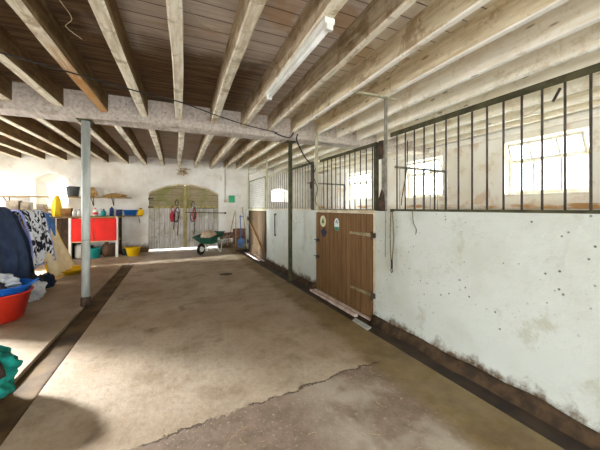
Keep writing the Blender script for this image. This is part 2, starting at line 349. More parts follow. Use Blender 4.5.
# ---------------------------------------------------------------- mesh builder
class MB:
    def __init__(s): s.bm = bmesh.new()
    def box(s, x0, x1, y0, y1, z0, z1):
        v = [s.bm.verts.new((x, y, z)) for x in (x0, x1) for y in (y0, y1) for z in (z0, z1)]
        for f in ((0, 1, 3, 2), (4, 6, 7, 5), (0, 4, 5, 1), (2, 3, 7, 6), (0, 2, 6, 4), (1, 5, 7, 3)):
            s.bm.faces.new([v[i] for i in f])
        return s
    def bar(s, p0, p1, wd, ht, up=(0, 0, 1)):
        p0, p1 = Vector(p0), Vector(p1); d = (p1 - p0).normalized(); up = Vector(up)
        if abs(d.dot(up)) > .98: up = Vector((0, 1, 0))
        a = d.cross(up).normalized() * wd / 2; b = a.cross(d).normalized() * ht / 2
        v = [s.bm.verts.new(p + i * a + j * b) for p in (p0, p1) for i in (-1, 1) for j in (-1, 1)]
        for f in ((0, 1, 3, 2), (4, 6, 7, 5), (0, 4, 5, 1), (2, 3, 7, 6), (0, 2, 6, 4), (1, 5, 7, 3)):
            s.bm.faces.new([v[i] for i in f])
        return s
    def tube(s, pts, r, seg=8, closed=False, r2=None):
        pts = [Vector(p) for p in pts]; rings = []; n = len(pts)
        prev = None
        for i, p in enumerate(pts):
            if closed: d = pts[(i + 1) % n] - pts[i - 1]
            else: d = pts[min(i + 1, n - 1)] - pts[max(i - 1, 0)]
            d.normalize()
            if prev is None:
                u = Vector((0, 0, 1)) if abs(d.z) < .9 else Vector((1, 0, 0))
                a = d.cross(u).normalized()
            else:
                a = (prev - d * prev.dot(d)).normalized()
            prev = a; b = d.cross(a)
            rr = r if r2 is None else r + (r2 - r) * i / max(n - 1, 1)
            rings.append([s.bm.verts.new(p + (a * math.cos(t) + b * math.sin(t)) * rr) for t in [2 * math.pi * k / seg for k in range(seg)]])
        m = n if closed else n - 1
        for i in range(m):
            A, B = rings[i], rings[(i + 1) % n]
            for k in range(seg):
                s.bm.faces.new((A[k], A[(k + 1) % seg], B[(k + 1) % seg], B[k]))
        if not closed:
            s.bm.faces.new(rings[0][::-1]); s.bm.faces.new(rings[-1])
        return s
    def lathe(s, prof, c=(0, 0, 0), seg=24, sx=1, sy=1):
        rings = []
        for r, z in prof:
            if r < 1e-5: rings.append([s.bm.verts.new((c[0], c[1], c[2] + z))])
            else: rings.append([s.bm.verts.new((c[0] + r * sx * math.cos(t), c[1] + r * sy * math.sin(t), c[2] + z)) for t in [2 * math.pi * k / seg for k in range(seg)]])
        for A, B in zip(rings, rings[1:]):
            for k in range(seg):
                q = [A[k % len(A)], A[(k + 1) % len(A)], B[(k + 1) % len(B)], B[k % len(B)]]
                q2 = []
                for v in q:
                    if v not in q2: q2.append(v)
                if len(q2) > 2: s.bm.faces.new(q2)
        return s
    def prism(s, poly, f, a, b):
        """poly: 2-D outline; f(u,v,w)->xyz; extruded w from a to b"""
        A = [s.bm.verts.new(f(u, v, a)) for u, v in poly]; B = [s.bm.verts.new(f(u, v, b)) for u, v in poly]
        n = len(poly)
        s.bm.faces.new(A[::-1]); s.bm.faces.new(B)
        for i in range(n): s.bm.faces.new((A[i], A[(i + 1) % n], B[(i + 1) % n], B[i]))
        return s
    def grid(s, nu, nv, f):
        V = [[s.bm.verts.new(f(i / nu, j / nv)) for j in range(nv + 1)] for i in range(nu + 1)]
        for i in range(nu):
            for j in range(nv):
                s.bm.faces.new((V[i][j], V[i + 1][j], V[i + 1][j + 1], V[i][j + 1]))
        return s
    def blob(s, c, r, seed=0, amp=.2, freq=3, sub=4, flat=None):
        bm2 = bmesh.new(); bmesh.ops.create_icosphere(bm2, subdivisions=sub, radius=1)
        mp = {}
        for v in bm2.verts:
            k = 1 + amp * (mnoise.noise(v.co * freq + Vector((seed * 7.3, seed, 0))) + .5 * mnoise.noise(v.co * freq * 2.7 + Vector((0, seed * 3.1, 9))))
            p = Vector((v.co.x * r[0], v.co.y * r[1], v.co.z * r[2])) * k + Vector(c)
            if flat is not None and p.z < flat: p.z = flat
            mp[v] = s.bm.verts.new(p)
        for f in bm2.faces: s.bm.faces.new([mp[v] for v in f.verts])
        bm2.free(); return s
    def jitter(s, a, freq=2, seed=0):
        for v in s.bm.verts:
            v.co += mnoise.noise_vector(v.co * freq + Vector((seed, seed * 2, 0))) * a
        return s
    def subdiv(s, n):
        bmesh.ops.subdivide_edges(s.bm, edges=s.bm.edges[:], cuts=n, use_grid_fill=True); return s
    def build(s, name, mat, parent=None, loc=None, bevel=0, smooth=False, solid=0, label=None):
        bmesh.ops.recalc_face_normals(s.bm, faces=s.bm.faces[:])
        me = bpy.data.meshes.new(name); s.bm.to_mesh(me); s.bm.free()
        o = bpy.data.objects.new(name, me); COL.objects.link(o)
        me.materials.append(MAT[mat] if isinstance(mat, str) else mat)
        if loc: o.location = loc
        if parent: o.parent = parent
        if smooth:
            for p in me.polygons: p.use_smooth = True
        if solid:
            md = o.modifiers.new('thickness', 'SOLIDIFY'); md.thickness = solid; md.offset = 0
        if bevel:
            md = o.modifiers.new('bevel', 'BEVEL'); md.width = bevel; md.segments = 2; md.limit_method = 'ANGLE'
        if label: o['label'] = label
        return o

def tag(o, label, cat, group=None):
    o['label'] = label; o['category'] = cat
    if group: o['group'] = group
    return o
def struct(o, label=None, cat=None):
    o['kind'] = 'structure'
    if label: o['label'] = label
    if cat: o['category'] = cat
    return o
def thing(name, loc, label, cat, group=None, rz=0):
    o = bpy.data.objects.new(name, None); COL.objects.link(o); o.empty_display_size = .1
    o.location = loc; o.rotation_euler = (0, 0, rz)
    return tag(o, label, cat, group)
def sempty(name, loc, label=None, cat=None):
    o = bpy.data.objects.new(name, None); COL.objects.link(o); o.location = loc
    return struct(o, label, cat)
def copy_tree(o, parent=None):
    c = o.copy(); COL.objects.link(c)
    if parent is not None: c.parent = parent
    for ch in [q for q in bpy.data.objects if q.parent == o]:
        copy_tree(ch, c)
    return c
def cut(obj, cutters):
    for c in cutters:
        md = obj.modifiers.new('cut', 'BOOLEAN'); md.object = c; md.operation = 'DIFFERENCE'; md.solver = 'EXACT'
    dg = bpy.context.evaluated_depsgraph_get()
    me = bpy.data.meshes.new_from_object(obj.evaluated_get(dg))
    obj.modifiers.clear(); obj.data = me
    for c in cutters: bpy.data.objects.remove(c)
    return obj

# wall of the stalls leans in a little along the aisle
def WX(y): return 2.33 - .025 * y
def GX(y): return 2.06 - .03 * y
YB = 10.0       # back wall face
XL = -4.6       # left wall face
XR = 5.25       # right wall face
YR = -3.0       # rear wall face
ZC = 2.95       # ceiling boards
ZJ = 2.70       # joist underside

# ================================================================ STRUCTURE
# ground outside
struct(MB().box(-14, 14, -12, 20, -.5, -.14).build('ground', 'ground'))
# floor: slabs with a drain channel on the left and a gutter at the stalls
fl = MB()
fl.box(XL - .4, XR + .4, YR - .4, YB + .45, -.16, -.05)
fl.box(XL - .4, -1.18, YR - .4, YB + .45, -.05, 0)
poly = [(-.93, YR - .4), (GX(YR), YR - .4), (GX(9.2), 9.2), (GX(9.2), YB + .45), (-.93, YB + .45)]
fl.prism(poly, lambda u, v, w_: (u, v, w_), -.05, 0)
fl.box(-1.18, -.93, 8.0, YB + .45, -.05, 0)
fl.box(2.29, XR + .4, YR - .4, YB + .45, -.05, 0)
fl.box(GX(9.2), 2.3, 9.25, YB + .45, -.05, 0)
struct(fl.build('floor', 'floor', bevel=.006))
ch = MB().grid(6, 80, lambda u, v: (-1.175 + .24 * u, YR + v * 10.95, -.030 - .006 * math.sin(u * math.pi) + .007 * mnoise.noise(Vector((u * 4, v * 50, 0))))).build('trim_1', 'channel', smooth=True, solid=.004)
struct(ch)
g = MB().grid(6, 90, lambda u, v: (GX(YR + v * 12.2) + .004 + u * (WX(YR + v * 12.2) - GX(YR + v * 12.2) - .02), YR + v * 12.2, -.034 + .009 * mnoise.noise(Vector((u * 4, v * 60, 3))))).build('trim_2', 'gutter', smooth=True, solid=.004)
struct(g)

# back wall with arched openings
def arch_poly(x0, x1, z0, spring, rise, n=16):
    c = (x0 + x1) / 2; hw = (x1 - x0) / 2; rr = (hw * hw + rise * rise) / (2 * rise)
    a = math.asin(hw / rr)
    pts = [(x0, z0), (x1, z0)]
    for k in range(n + 1):
        t = a - 2 * a * k / n
        pts.append((c + rr * math.sin(t), spring + rise - rr + rr * math.cos(t)))
    return pts
def cutter(mb): return mb.build('cutter', 'white')
bw = MB().box(XL - .35, XR + .35, YB, YB + .5, -.1, 3.05).build('wall_back', 'backwall')
fy = lambda u, v, w_: (u, w_, v)
cut(bw, [cutter(MB().prism(arch_poly(-.80, 1.34, -.2, 1.84, .33), fy, YB - .1, YB + .6)),
         cutter(MB().prism(arch_poly(-3.62, -2.80, 1.30, 2.18, .18), fy, YB - .1, YB + .36)),
         cutter(MB().box(-3.40, -2.80, YB + .2, YB + .6, 1.45, 2.10)),
         cutter(MB().prism(arch_poly(3.22, 3.85, 1.58, 1.99, .10), fy, YB - .1, YB + .6))])
struct(bw)
# right wall
rw = MB().box(XR, XR + .4, YR - .3, YB, -.1, 3.05).build('wall_right', 'rightwall')
WINS = [(2.02, 3.13, 1.60, 2.50), (4.40, 5.48, 1.62, 2.50), (6.85, 8.1, 1.62, 2.48), (-.4, .7, 1.6, 2.5)]  # last entry is an unseen window added to let more light in
cut(rw, [cutter(MB().box(XR - .1, XR + .5, a, b, c, d)) for a, b, c, d in WINS])
struct(rw)
# left wall: two doorways and an added, unseen window opening for fill
lw = MB().box(XL - .3, XL, YR - .3, YB, -.1, 3.05).build('wall_left', 'leftwall')
cut(lw, [cutter(MB().box(XL - .5, XL + .1, 5.15, 6.35, -.2, 2.15)),
         cutter(MB().box(XL - .5, XL + .1, 7.52, 7.78, -.2, 2.1)),
         cutter(MB().box(XL - .5, XL + .1, 8.3, 9.7, .9, 2.2))])
struct(lw)
# rear wall with an added wide opening for fill light (behind the camera)
rr_ = MB().box(XL, XR, YR - .3, YR, -.1, 3.05).build('wall_rear', 'leftwall')
cut(rr_, [cutter(MB().box(-1.9, 1.5, YR - .5, YR + .1, -.2, 2.4))])
struct(rr_)

# ceiling with joists and the main beam as its parts
ceil = struct(MB().box(XL - .3, XR + .4, YR - .3, YB + .5, ZC, ZC + .05).build('ceiling', 'boards'))
JX = [-4.4, -3.9, -3.4, -2.92, -2.42, -1.93, -1.41, -.92, -.425, .045, .54, 1.03, 1.47, 1.90, 2.36, 2.82, 3.30, 3.78, 4.26, 4.74, 5.12]
def joist(x, y0, y1, seed, mat):
    wj = .098 if x < 1.3 else .068
    m = MB(); n = 22
    for i in range(n + 1):
        y = y0 + (y1 - y0) * i / n
    def sect(i):
        y = y0 + (y1 - y0) * i / n
        k = Vector((seed * 3.7, y * .8, 0))
        dx = .012 * mnoise.noise(k); dz = .008 * mnoise.noise(k + Vector((5, 0, 0)))
        e = .006 * mnoise.noise(k * 3)
        if y0 < 0: dx -= .055 * (4.7 - y) / 2.7
        return [(x - wj / 2 + dx, y, ZC), (x - wj / 2 + dx + e, y, ZJ + .012 + dz), (x - wj / 2 + .012 + dx, y, ZJ + dz),
                (x + wj / 2 - .012 + dx, y, ZJ + dz), (x + wj / 2 + dx - e, y, ZJ + .012 + dz), (x + wj / 2 + dx, y, ZC)]
    R_ = [[m.bm.verts.new(p) for p in sect(i)] for i in range(n + 1)]
    for A, B in zip(R_, R_[1:]):
        for k in range(5): m.bm.faces.new((A[k], A[k + 1], B[k + 1], B[k]))
    m.bm.faces.new(R_[0]); m.bm.faces.new(R_[-1][::-1])
    o = m.build('joist', mat, ceil)
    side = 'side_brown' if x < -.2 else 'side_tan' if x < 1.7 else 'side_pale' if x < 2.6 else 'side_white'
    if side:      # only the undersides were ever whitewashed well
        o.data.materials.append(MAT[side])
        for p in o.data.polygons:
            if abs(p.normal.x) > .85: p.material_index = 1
    return o
for i, x in enumerate(JX):
    m1 = 'joist' if x < 1.6 else 'joist_white'
    if i in (3, 4, 6, 7): m1 = 'joist_rust'
    joist(x, YR, 4.74, i, 'joist' if i == 6 else m1)
    joist(x + .045, 5.0, YB + .02, i + 40, 'joist' if x < 1.6 else 'joist_white')
gb = MB()
NB = 40
def gsect(i):
    x = XL + (XR - XL) * i / NB; k = Vector((x * .9, 7, 0))
    a = .012 * mnoise.noise(k); b = .010 * mnoise.noise(k + Vector((0, 9, 0)))
    return [(x, 4.70 + a, ZC), (x, 4.70 + a, 2.615 + b), (x, 4.72 + a, 2.60 + b), (x, 5.02 + a, 2.60 + b), (x, 5.05 + a, 2.615 + b), (x, 5.05 + a, ZC)]
RR = [[gb.bm.verts.new(p) for p in gsect(i)] for i in range(NB + 1)]
for A, B in zip(RR, RR[1:]):
    for k in range(5): gb.bm.faces.new((A[k], A[k + 1], B[k + 1], B[k]))
gb.build('main_beam', 'girder', ceil)
gs = MB()   # small notch brackets/bolts on the beam
for x in [j + .25 for j in JX[4:13]]:
    gs.lathe([(0, 0), (.016, 0), (.016, .01), (0, .01)], (x, 4.69, 2.80))
gs.bm.free()

# stall front wall (three lengths, split by the two stall doors)
def wall_len(m, y0, y1, z1=1.335, th=.12):
    n = max(2, int((y1 - y0) / .12)); nz = 10
    def f(u, v):
        y = y0 + (y1 - y0) * u; z = -.06 + (z1 + .06) * v
        bulge = .03 * max(0, 1 - z / .18) ** 2 if z < .18 else 0
        return (WX(y) - bulge + .007 * mnoise.noise(Vector((y * 2, z * 2, 4))), y, z)
    m.grid(n, nz, f)
    m.grid(n, 1, lambda u, v: (WX(y0 + (y1 - y0) * u) + th * v, y0 + (y1 - y0) * u, z1))
    m.grid(n, 1, lambda u, v: (WX(y0 + (y1 - y0) * u) + th, y0 + (y1 - y0) * u, -.06 + (z1 + .06) * v))
    for y in (y0, y1):
        m.grid(1, 1, lambda u, v: (WX(y) + th * u, y, -.06 + (z1 + .06) * v))
sw = MB()
wall_len(sw, YR, 2.86); wall_len(sw, 4.42, 7.12); wall_len(sw, 8.92, 9.28)
bmesh.ops.remove_doubles(sw.bm, verts=sw.bm.verts[:], dist=.004)
struct(sw.build('wall_stalls', 'stallwall', smooth=False))
# dirt cove at its foot
cv = MB()
for y0, y1 in ((YR, 2.86), (4.42, 7.12)):
    n = int((y1 - y0) / .05)
    def f(u, v, y0=y0, y1=y1):
        y = y0 + (y1 - y0) * u
        hgt = .055 + .03 * mnoise.noise(Vector((y * 3, 1, 1))); wd = .085 + .03 * mnoise.noise(Vector((y * 2.5, 5, 1)))
        return (WX(y) - .024 - wd * (1 - v), y, -.045 + (hgt + .045) * (v ** 1.3))
    cv.grid(n, 5, f)
struct(cv.build('trim_3', 'cove', smooth=True, solid=.006))
# partitions between the stalls
pt = MB()
for yy in (2.67, 5.05, 7.2):
    pt.box(WX(yy) + .12, XR, yy - .05, yy + .05, 0, 1.30)
struct(pt.build('wall_partitions', 'rightwall'))
# ledge along the right wall
struct(MB().box(XR - .14, XR, YR, YB, 1.36, 1.44).subdiv(3).jitter(.006).build('trim_4', 'ledge'))
# head plate: low wooden rail high on the right wall
struct(MB().box(XR - .05, XR, YR, YB, 2.60, ZJ).build('trim_5', 'joist_white'))

# windows of the stalls
def window(nm, a, b, c, d, tilt, xw=XR, axis='x'):
    e = sempty(nm, (xw, (a + b) / 2, c))
    W = b - a; H = d - c; hw = W / 2
    m = MB(); x0, x1 = .12, .19
    t = .06
    m.box(x0, x1, -hw, -hw + t, 0, H); m.box(x0, x1, hw - t, hw, 0, H)
    m.box(x0, x1, -hw + t, hw - t, 0, t); m.box(x0, x1, -hw + t, hw - t, H - t, H)
    m.box(x0, x1, -hw + t, hw - t, H * .62 - .02, H * .62 + .02)
    for k in (1, 2): m.box(x0 + .01, x1 - .01, -hw + W * k / 3 - .018, -hw + W * k / 3 + .018, t, H * .62 - .02)
    m.build('window_frame', 'frame_white', e, bevel=.004)
    MB().box(.15, .156, -hw + t, hw - t, t, H * .62 - .02).build('pane', 'glass', e)
    # tilting top light, hinged at the bottom
    s = MB(); L = H * .38 - .06; sn, cs = math.sin(tilt), math.cos(tilt)
    z0 = H * .62 + .02
    def q(yy, k): return (.11 - sn * k, yy, z0 + cs * k)
    for yy in (-hw + .07, -hw + W / 3, -hw + 2 * W / 3, hw - .07):
        s.bar(q(yy, 0), q(yy, L), .04, .03, (0, 1, 0))
    for k in (0.0, L): s.bar(q(-hw + .06, k), q(hw - .06, k), .042, .036)
    sash = s.build('top_sash', 'frame_white', e)
    MB().grid(1, 1, lambda u, v: q(-hw + .07 + (W - .14) * u, L * v)).build('sash_pane', 'glass', sash, solid=.003)
    MB().box(-.02, .13, -hw - .02, hw + .02, -.035, 0).build('window_sill', 'frame_white', e, bevel=.008)
    return e
for i, (a, b, c, d) in enumerate(WINS):
    window('window_%d' % (i + 1), a, b, c + .005, d - .005, .42)
def back_window(nm, x0, x1, z0, z1, y):
    e = sempty(nm, ((x0 + x1) / 2, y, z0)); hw = (x1 - x0) / 2; H = z1 - z0; m = MB(); t = .04
    m.box(-hw, -hw + t, 0, .06, 0, H); m.box(hw - t, hw, 0, .06, 0, H)
    m.box(-hw + t, hw - t, 0, .06, 0, t); m.box(-hw + t, hw - t, 0, .06, H - t, H)
    m.box(-.012, .012, .01, .05, t, H - t)
    m.box(-hw + t, hw - t, .01, .05, H / 2 - .012, H / 2 + .012)
    m.build('window_frame', 'frame_white', e)
    MB().box(-hw + t, hw - t, .028, .032, t, H - t).build('pane', 'glass', e)
back_window('window_5', -3.395, -2.805, 1.455, 2.095, YB + .40)
back_window('window_6', 3.225, 3.845, 1.585, 1.98, YB + .30)

# ================================================================ STALL DOORS
def ob_on_wall(y, z, off=0.0): return (WX(y) - off, y, z)
# near stall door
D0, D1 = 2.90, 4.38
wd = WX(3.6)
door = sempty('door_1', (WX(D0), D0, .02), 'brown plank stall door with three stickers and long strap hinges', 'stall door')
door.rotation_euler = (0, 0, math.atan(.025))
LD = D1 - D0
m = MB(); npl = 13
for k in range(npl):
    y0 = LD * k / npl + .002; y1 = LD * (k + 1) / npl - .002
    m.box(-.012 - .003 * random.Random(k).random(), .03, y0, y1, -.035, 1.275)
leaf = m.build('plank_leaf', 'door_brown', door, bevel=.002)
MB().box(-.03, .06, -.03, LD + .02, 1.283, 1.318).build('cap_rail', 'cream', door, bevel=.006)
MB().box(-.004, .075, -.036, -.006, -.05, 1.28).build('jamb', 'cream', door)
def strap(z, name='strap_hinge'):
    m = MB()
    m.prism([(-.01, -.022), (.42, -.016), (.46, -.02), (.48, 0), (.46, .02), (.42, .016), (-.01, .022)], lambda u, v, w_: (w_, u, z + v), -.022, -.014)
    h = m.build(name, 'straphinge', door, bevel=.002)
    MB().tube([(-.035, -.02, z - .05), (-.035, -.02, z + .05)], .016, 12).box(-.03, .0, -.05, -.005, z - .03, z + .03).build('hinge_pin', 'rust', h, smooth=False)
    b = MB()
    for yy in (.08, .2, .32, .44): b.lathe([(0, 0), (.007, .0), (.007, .004), (0, .006)], (0, 0, 0), 8)
    b.bm.free()
strap(1.01); strap(.26)
for z in (.81, .53):
    m = MB().tube([(-.03, LD - .13, z), (-.03, LD + .03, z)], .008, 10).box(-.024, -.012, LD - .11, LD - .02, z - .022, z + .022)
    m.tube([(-.03, LD - .07, z), (-.06, LD - .07, z - .03)], .007, 8)
    m.build('bolt_latch', 'black_metal', door)
def disc(mb, y, z, ry, rz, x0, x1, n=28):
    mb.prism([(y + ry * math.cos(2 * math.pi * k / n), z + rz * math.sin(2 * math.pi * k / n)) for k in range(n)], lambda u, v, w_: (w_, u, v), x1, x0)
    return mb
ys = LD - .245
s1 = disc(MB(), ys, 1.135, .092, .092, -.019, -.0145).build('round_sticker', 'decal_cream', door, label='round cream sticker with a green tree')
tr = MB()
for k, (wd_, zt) in enumerate(((.045, 0), (.036, .022), (.024, .04))):
    tr.prism([(ys - wd_, 1.105 + zt), (ys + wd_, 1.105 + zt), (ys, 1.15 + zt)], lambda u, v, w_: (w_, u, v), -.0215, -.019)
tr.box(-.0215, -.019, ys - .006, ys + .006, 1.078, 1.107)
tr.build('tree_emblem', 'decal_green', s1)
ring = disc(MB(), ys, 1.135, .058, .058, -.0196, -.019)
ring.bm.free()
ys2 = LD - .66
s2 = disc(MB(), ys2, 1.10, .066, .098, -.019, -.0145).build('oval_sticker', 'decal_white', door, label='white oval sticker with a green lower part')
lo = [(ys2 + .066 * math.cos(t), 1.10 + .098 * math.sin(t)) for t in [math.pi + .35 + (math.pi - .7) * k / 14 for k in range(15)]]
MB().prism(lo, lambda u, v, w_: (w_, u, v), -.0215, -.019).build('green_field', 'decal_teal', s2)
mk = MB()
for (a, b, c) in ((-.02, .03, .012), (.018, .035, .010), (0, .055, .012)):
    disc(mk, ys2 + a, 1.10 + b, c, c, -.0215, -.019, 12)
mk.build('dark_marks', 'decal_navy', s2)
nv = [(ys - .02 + (.09 + .018 * math.sin(5 * t)) * math.cos(t),        .95 + (.06 + .012 * math.cos(4 * t)) * math.sin(t)) for t in [2 * math.pi * k / 40 for k in range(40)]]
MB().prism(nv, lambda u, v, w_: (w_, u, v), -.019, -.0145).build('navy_sticker', 'decal_navy', door, label='dark navy sticker of ragged outline')

def threshold(nm, y0, y1, label):
    e = sempty(nm, (WX(y0), y0, 0)); e.rotation_euler = (0, 0, math.atan(.025)); L = y1 - y0
    MB().box(-.05, .12, -.03, L + .02, -.05, -.018).build('sill_block', 'sill', e, bevel=.006)
    MB().box(-.15, -.10, .18, L - .02, -.045, -.002).build('sill_edge', 'sill', e, bevel=.006)
threshold('trim_6', D0, D1, '')
E0, E1 = 7.16, 8.88
threshold('trim_7', E0, E1, '')

# far stall door with Z brace
door2 = sempty('door_2', (WX(E0), E0, .02), 'brown stall door with diagonal brace at the far end', 'stall door')
door2.rotation_euler = (0, 0, math.atan(.025)); L2 = E1 - E0
m = MB()
for k in range(12):
    m.box(-.010 - .003 * random.Random(k + 30).random(), .03, L2 * k / 12 + .003, L2 * (k + 1) / 12 - .003, -.03, 1.275)
m.build('plank_leaf', 'door_brown2', door2)
m = MB().bar((-.03, .06, .20), (-.03, L2 - .06, 1.05), .03, .09, (1, 0, 0))
m.build('diagonal_brace', 'door_brown', door2)
for z in (1.02, .30):
    MB().bar((-.02, L2 - .5, z), (-.02, L2 + .02, z), .012, .04).tube([(-.035, L2 + .03, z - .06), (-.035, L2 + .03, z + .06)], .016).build('strap_hinge', 'black_metal', door2)
MB().box(-.03, .06, 0.01, L2 - .01, 1.283, 1.318).build('cap_rail', 'cream', door2, bevel=.006)

# ================================================================ GRILLES
def grille(name, y0, y1, label, z0=1.335, z1=2.20, sp=.125, top='olive_metal', bar='bar_metal', stile='olive_metal', railh=.045, off=.04, br=.0078, first=None, angle=True):
    e = thing(name, (WX(y0) + off, y0, z0), label, 'grille', rz=math.atan(.025))
    L = y1 - y0; H = z1 - z0
    MB().box(-.022, .022, 0, L, 0, .022).build('bottom_rail', stile, e)
    t = MB().box(-.02, -.014, 0, L, H - railh, H)
    t.box(-.02, .025, 0, L, H - .006, H)
    t.build('top_rail', top, e)
    y = sp * .5 if first is None else first
    while y < L - .02:
        MB().tube([(0, y, .02), (0, y, H - .005)], br, 8).build('bar', bar, e, smooth=True)
        y += sp
    return e
ga = grille('bar_grille', -.30, 2.60, 'long barred grille on the white wall nearest the camera', first=.035 + .03, z1=2.235, off=.02, railh=.05, br=.0078)
gb_ = grille('bar_grille', 2.90, 4.32, 'barred grille standing above the brown door with stickers', top='olive_metal', stile='grey_metal', z1=2.19)
MB().box(-.022, .022, -.03, .012, 0, .855).build('end_stile', 'olive_metal', gb_)
gc = grille('bar_grille', 4.62, 5.62, 'short barred grille just beyond the thick round post', bar='pale_bar', z1=2.20, stile='cream', sp=.118)
gc['label'] = 'barred grille between the stickered door and the far posts, behind the dark post'
gd = grille('bar_grille', 5.66, 7.08, 'pale barred grille above the white wall with the black iron bar', bar='pale_bar', z1=2.20, stile='cream', top='pale_pipe')
# end posts
def iron_post(y, z0, z1, mat, label, off=-.005, wd=.04, name='iron_post'):
    e = thing(name, (WX(y) - off, y, z0), label, 'post')
    MB().box(-wd / 2, wd / 2, -wd / 2, wd / 2, 0, z1 - z0).build('post_tube', mat, e, bevel=.003)
    return e
p1 = iron_post(2.68, 1.335, 2.66, 'grey_metal', 'slim square post with rusty plates at the hinge side of the stickered door', wd=.03)
MB().box(-.03, -.018, .02, .10, .62, .84).build('rusty_plate', 'rust', p1, bevel=.004)
rp = MB().prism([(-.02, .0), (.11, .0), (.11, .1), (.07, .2), (.04, .26), (.0, .2)], lambda u, v, w_: (w_, u, v), -.032, -.018)
rp.build('rusty_plate', 'rust', p1, bevel=.004)
MB().box(-.40, .14, -.02, .02, 1.327, 1.345).build('top_bracket', 'pale_pipe', p1)
MB().box(-.012, .012, .035, .06, .02, 1.28 - .44).build('side_flat', 'grey_metal', p1)
p2 = iron_post(4.40, 1.335, 2.69, 'pale_pipe', 'pale square pipe rising to the ceiling at the latch side of the stickered door', wd=.04)
p3 = iron_post(4.55, 1.335, 2.19, 'bar_metal', 'short dark square post beside the pale pipe, latch side', wd=.045)
MB().box(-.035, -.022, -.05, .05, .38, .5).build('latch_plate', 'rust', p3)
p4 = iron_post(7.12, 1.335, 2.70, 'pale_pipe', 'pale pipe at the near side of the far mesh panel', wd=.04)
p5 = iron_post(8.95, 1.335, 2.70, 'pale_pipe', 'pale pipe at the far side of the far mesh panel', wd=.04)
# far mesh panel
mp = thing('mesh_panel', (WX(7.2) - .0, 7.2, 1.35), 'framed wire mesh panel above the far brown door', 'panel', rz=math.atan(.025))
LM = 1.66; HM = .86
MB().box(-.015, .015, 0, .03, 0, HM).box(-.015, .015, LM - .03, LM, 0, HM).box(-.015, .015, .03, LM - .03, 0, .03).box(-.015, .015, .03, LM - .03, HM - .03, HM).build('frame', 'green_pipe', mp)
m = MB()
y = .06
while y < LM - .04: m.tube([(0, y, .03), (0, y, HM - .03)], .0035, 4); y += .055
z = .08
while z < HM - .04: m.tube([(0, .03, z), (0, LM - .03, z)], .0035, 4); z += .055
m.build('wire_mesh', 'pale_bar', mp)
# overhead frame between the two pale pipes
of = thing('overhead_frame', (WX(7.12), 7.16, 2.30), 'pale pipe frame under the ceiling above the mesh panel', 'frame', rz=math.atan(.025))
MB().tube([(0, 0, .12), (0, 1.76, .12)], .014).build('rail', 'pale_pipe', of)
MB().tube([(0, 0, .32), (0, 1.76, .32)], .014).build('rail', 'pale_pipe', of)
MB().tube([(0, .85, .12), (.0, .85, .32)], .012).build('strut', 'pale_pipe', of)
# partition rails inside the stalls
for yy, lab in ((2.67, 'low rail with short bars dividing the two nearest stalls'), (5.05, 'low rail with short bars dividing the middle and far stalls')):
    e = thing('partition_rail', (WX(yy) + .14, yy, 1.30), lab, 'rail')
    MB().tube([(0, 0, .56), (.85, 0, .55)], .014).build('top_rail', 'grey_metal', e)
    MB().tube([(.85, 0, 0), (.85, 0, .56)], .016).build('end_post', 'grey_metal', e)
    for k in range(6):
        MB().tube([(.07 + .125 * k, 0, 0), (.07 + .125 * k, 0, .55)], .006, 6).build('bar', 'pale_bar', e)

# ================================================================ POSTS IN THE AISLE
def round_post(x, y, r, mat, label, zt, band=True):
    e = thing('steel_post', (x, y, -.0), label, 'post')
    MB().lathe([(0, 0), (r, 0), (r, zt), (0, zt)], seg=28).build('column', mat, e, smooth=False)
    MB().box(-.09, .09, -.09, .09, zt - .0, zt + .012).build('head_plate', 'olive_metal', e)
    if band:
        MB().lathe([(r, .0), (r + .012, .01), (r + .008, .10), (r + .001, .13)], seg=28).build('foot_collar', 'rust', e)
        MB().lathe([(r, 0), (r + .003, 0), (r + .003, .008), (r, .008)], (0, 0, .92), seg=28).build('weld_ring', 'grey_metal', e)
    return e
P1 = round_post(-1.16, 4.86, .052, 'galv', 'round galvanised post standing beside the left drain channel', 2.583)
P2 = round_post(1.935, 4.90, .038, 'olive_metal', 'dark olive round post in front of the white stall wall', 2.583, False)
for o in (P1, P2):
    for c in [q for q in bpy.data.objects if q.parent == o and q.name.startswith(('column', 'foot'))]:
        for p in c.data.polygons: p.use_smooth = len(p.vertices) == 4

# ================================================================ BACK DOUBLE DOOR
bd = sempty('door_3', (.27, YB + .16, 0), 'weathered arched double barn door in the back wall', 'barn door')
AP = arch_poly(-1.06, 1.06, .0, 1.83, .32, 60)
def arch_z(x):
    hw, rise = 1.06, .32; r_ = (hw * hw + rise * rise) / (2 * rise)
    return 1.842 + rise - r_ + math.sqrt(max(r_ * r_ - x * x, 0))
def leafmesh(x0, x1, zlo, zhi=None):
    m = MB(); n = max(1, round((x1 - x0) / .15))
    for k in range(n):
        a = x0 + (x1 - x0) * k / n + .003; b = x0 + (x1 - x0) * (k + 1) / n - .003
        rd = random.Random(int((a + 5) * 100)); dz = .02 * rd.random(); dy = .006 * rd.random()
        t0, t1 = (arch_z(a), arch_z(b)) if zhi is None else (zhi, zhi)
        m.prism([(a, zlo + dz), (b, zlo + dz * .5), (b, t1 - .01), (a, t0 - .01)], lambda u, v, w_: (u, w_, v), -dy, .035)
    return m
ll = leafmesh(-1.066, -.01, .045, 1.40).box(-1.068, -.004, .036, .05, .06, 1.42).build('left_leaf', 'door_grey', bd)
rl = leafmesh(.01, 1.066, .045, 1.40).box(-.002, 1.068, .036, .05, .06, 1.42).build('right_leaf', 'door_grey', bd)
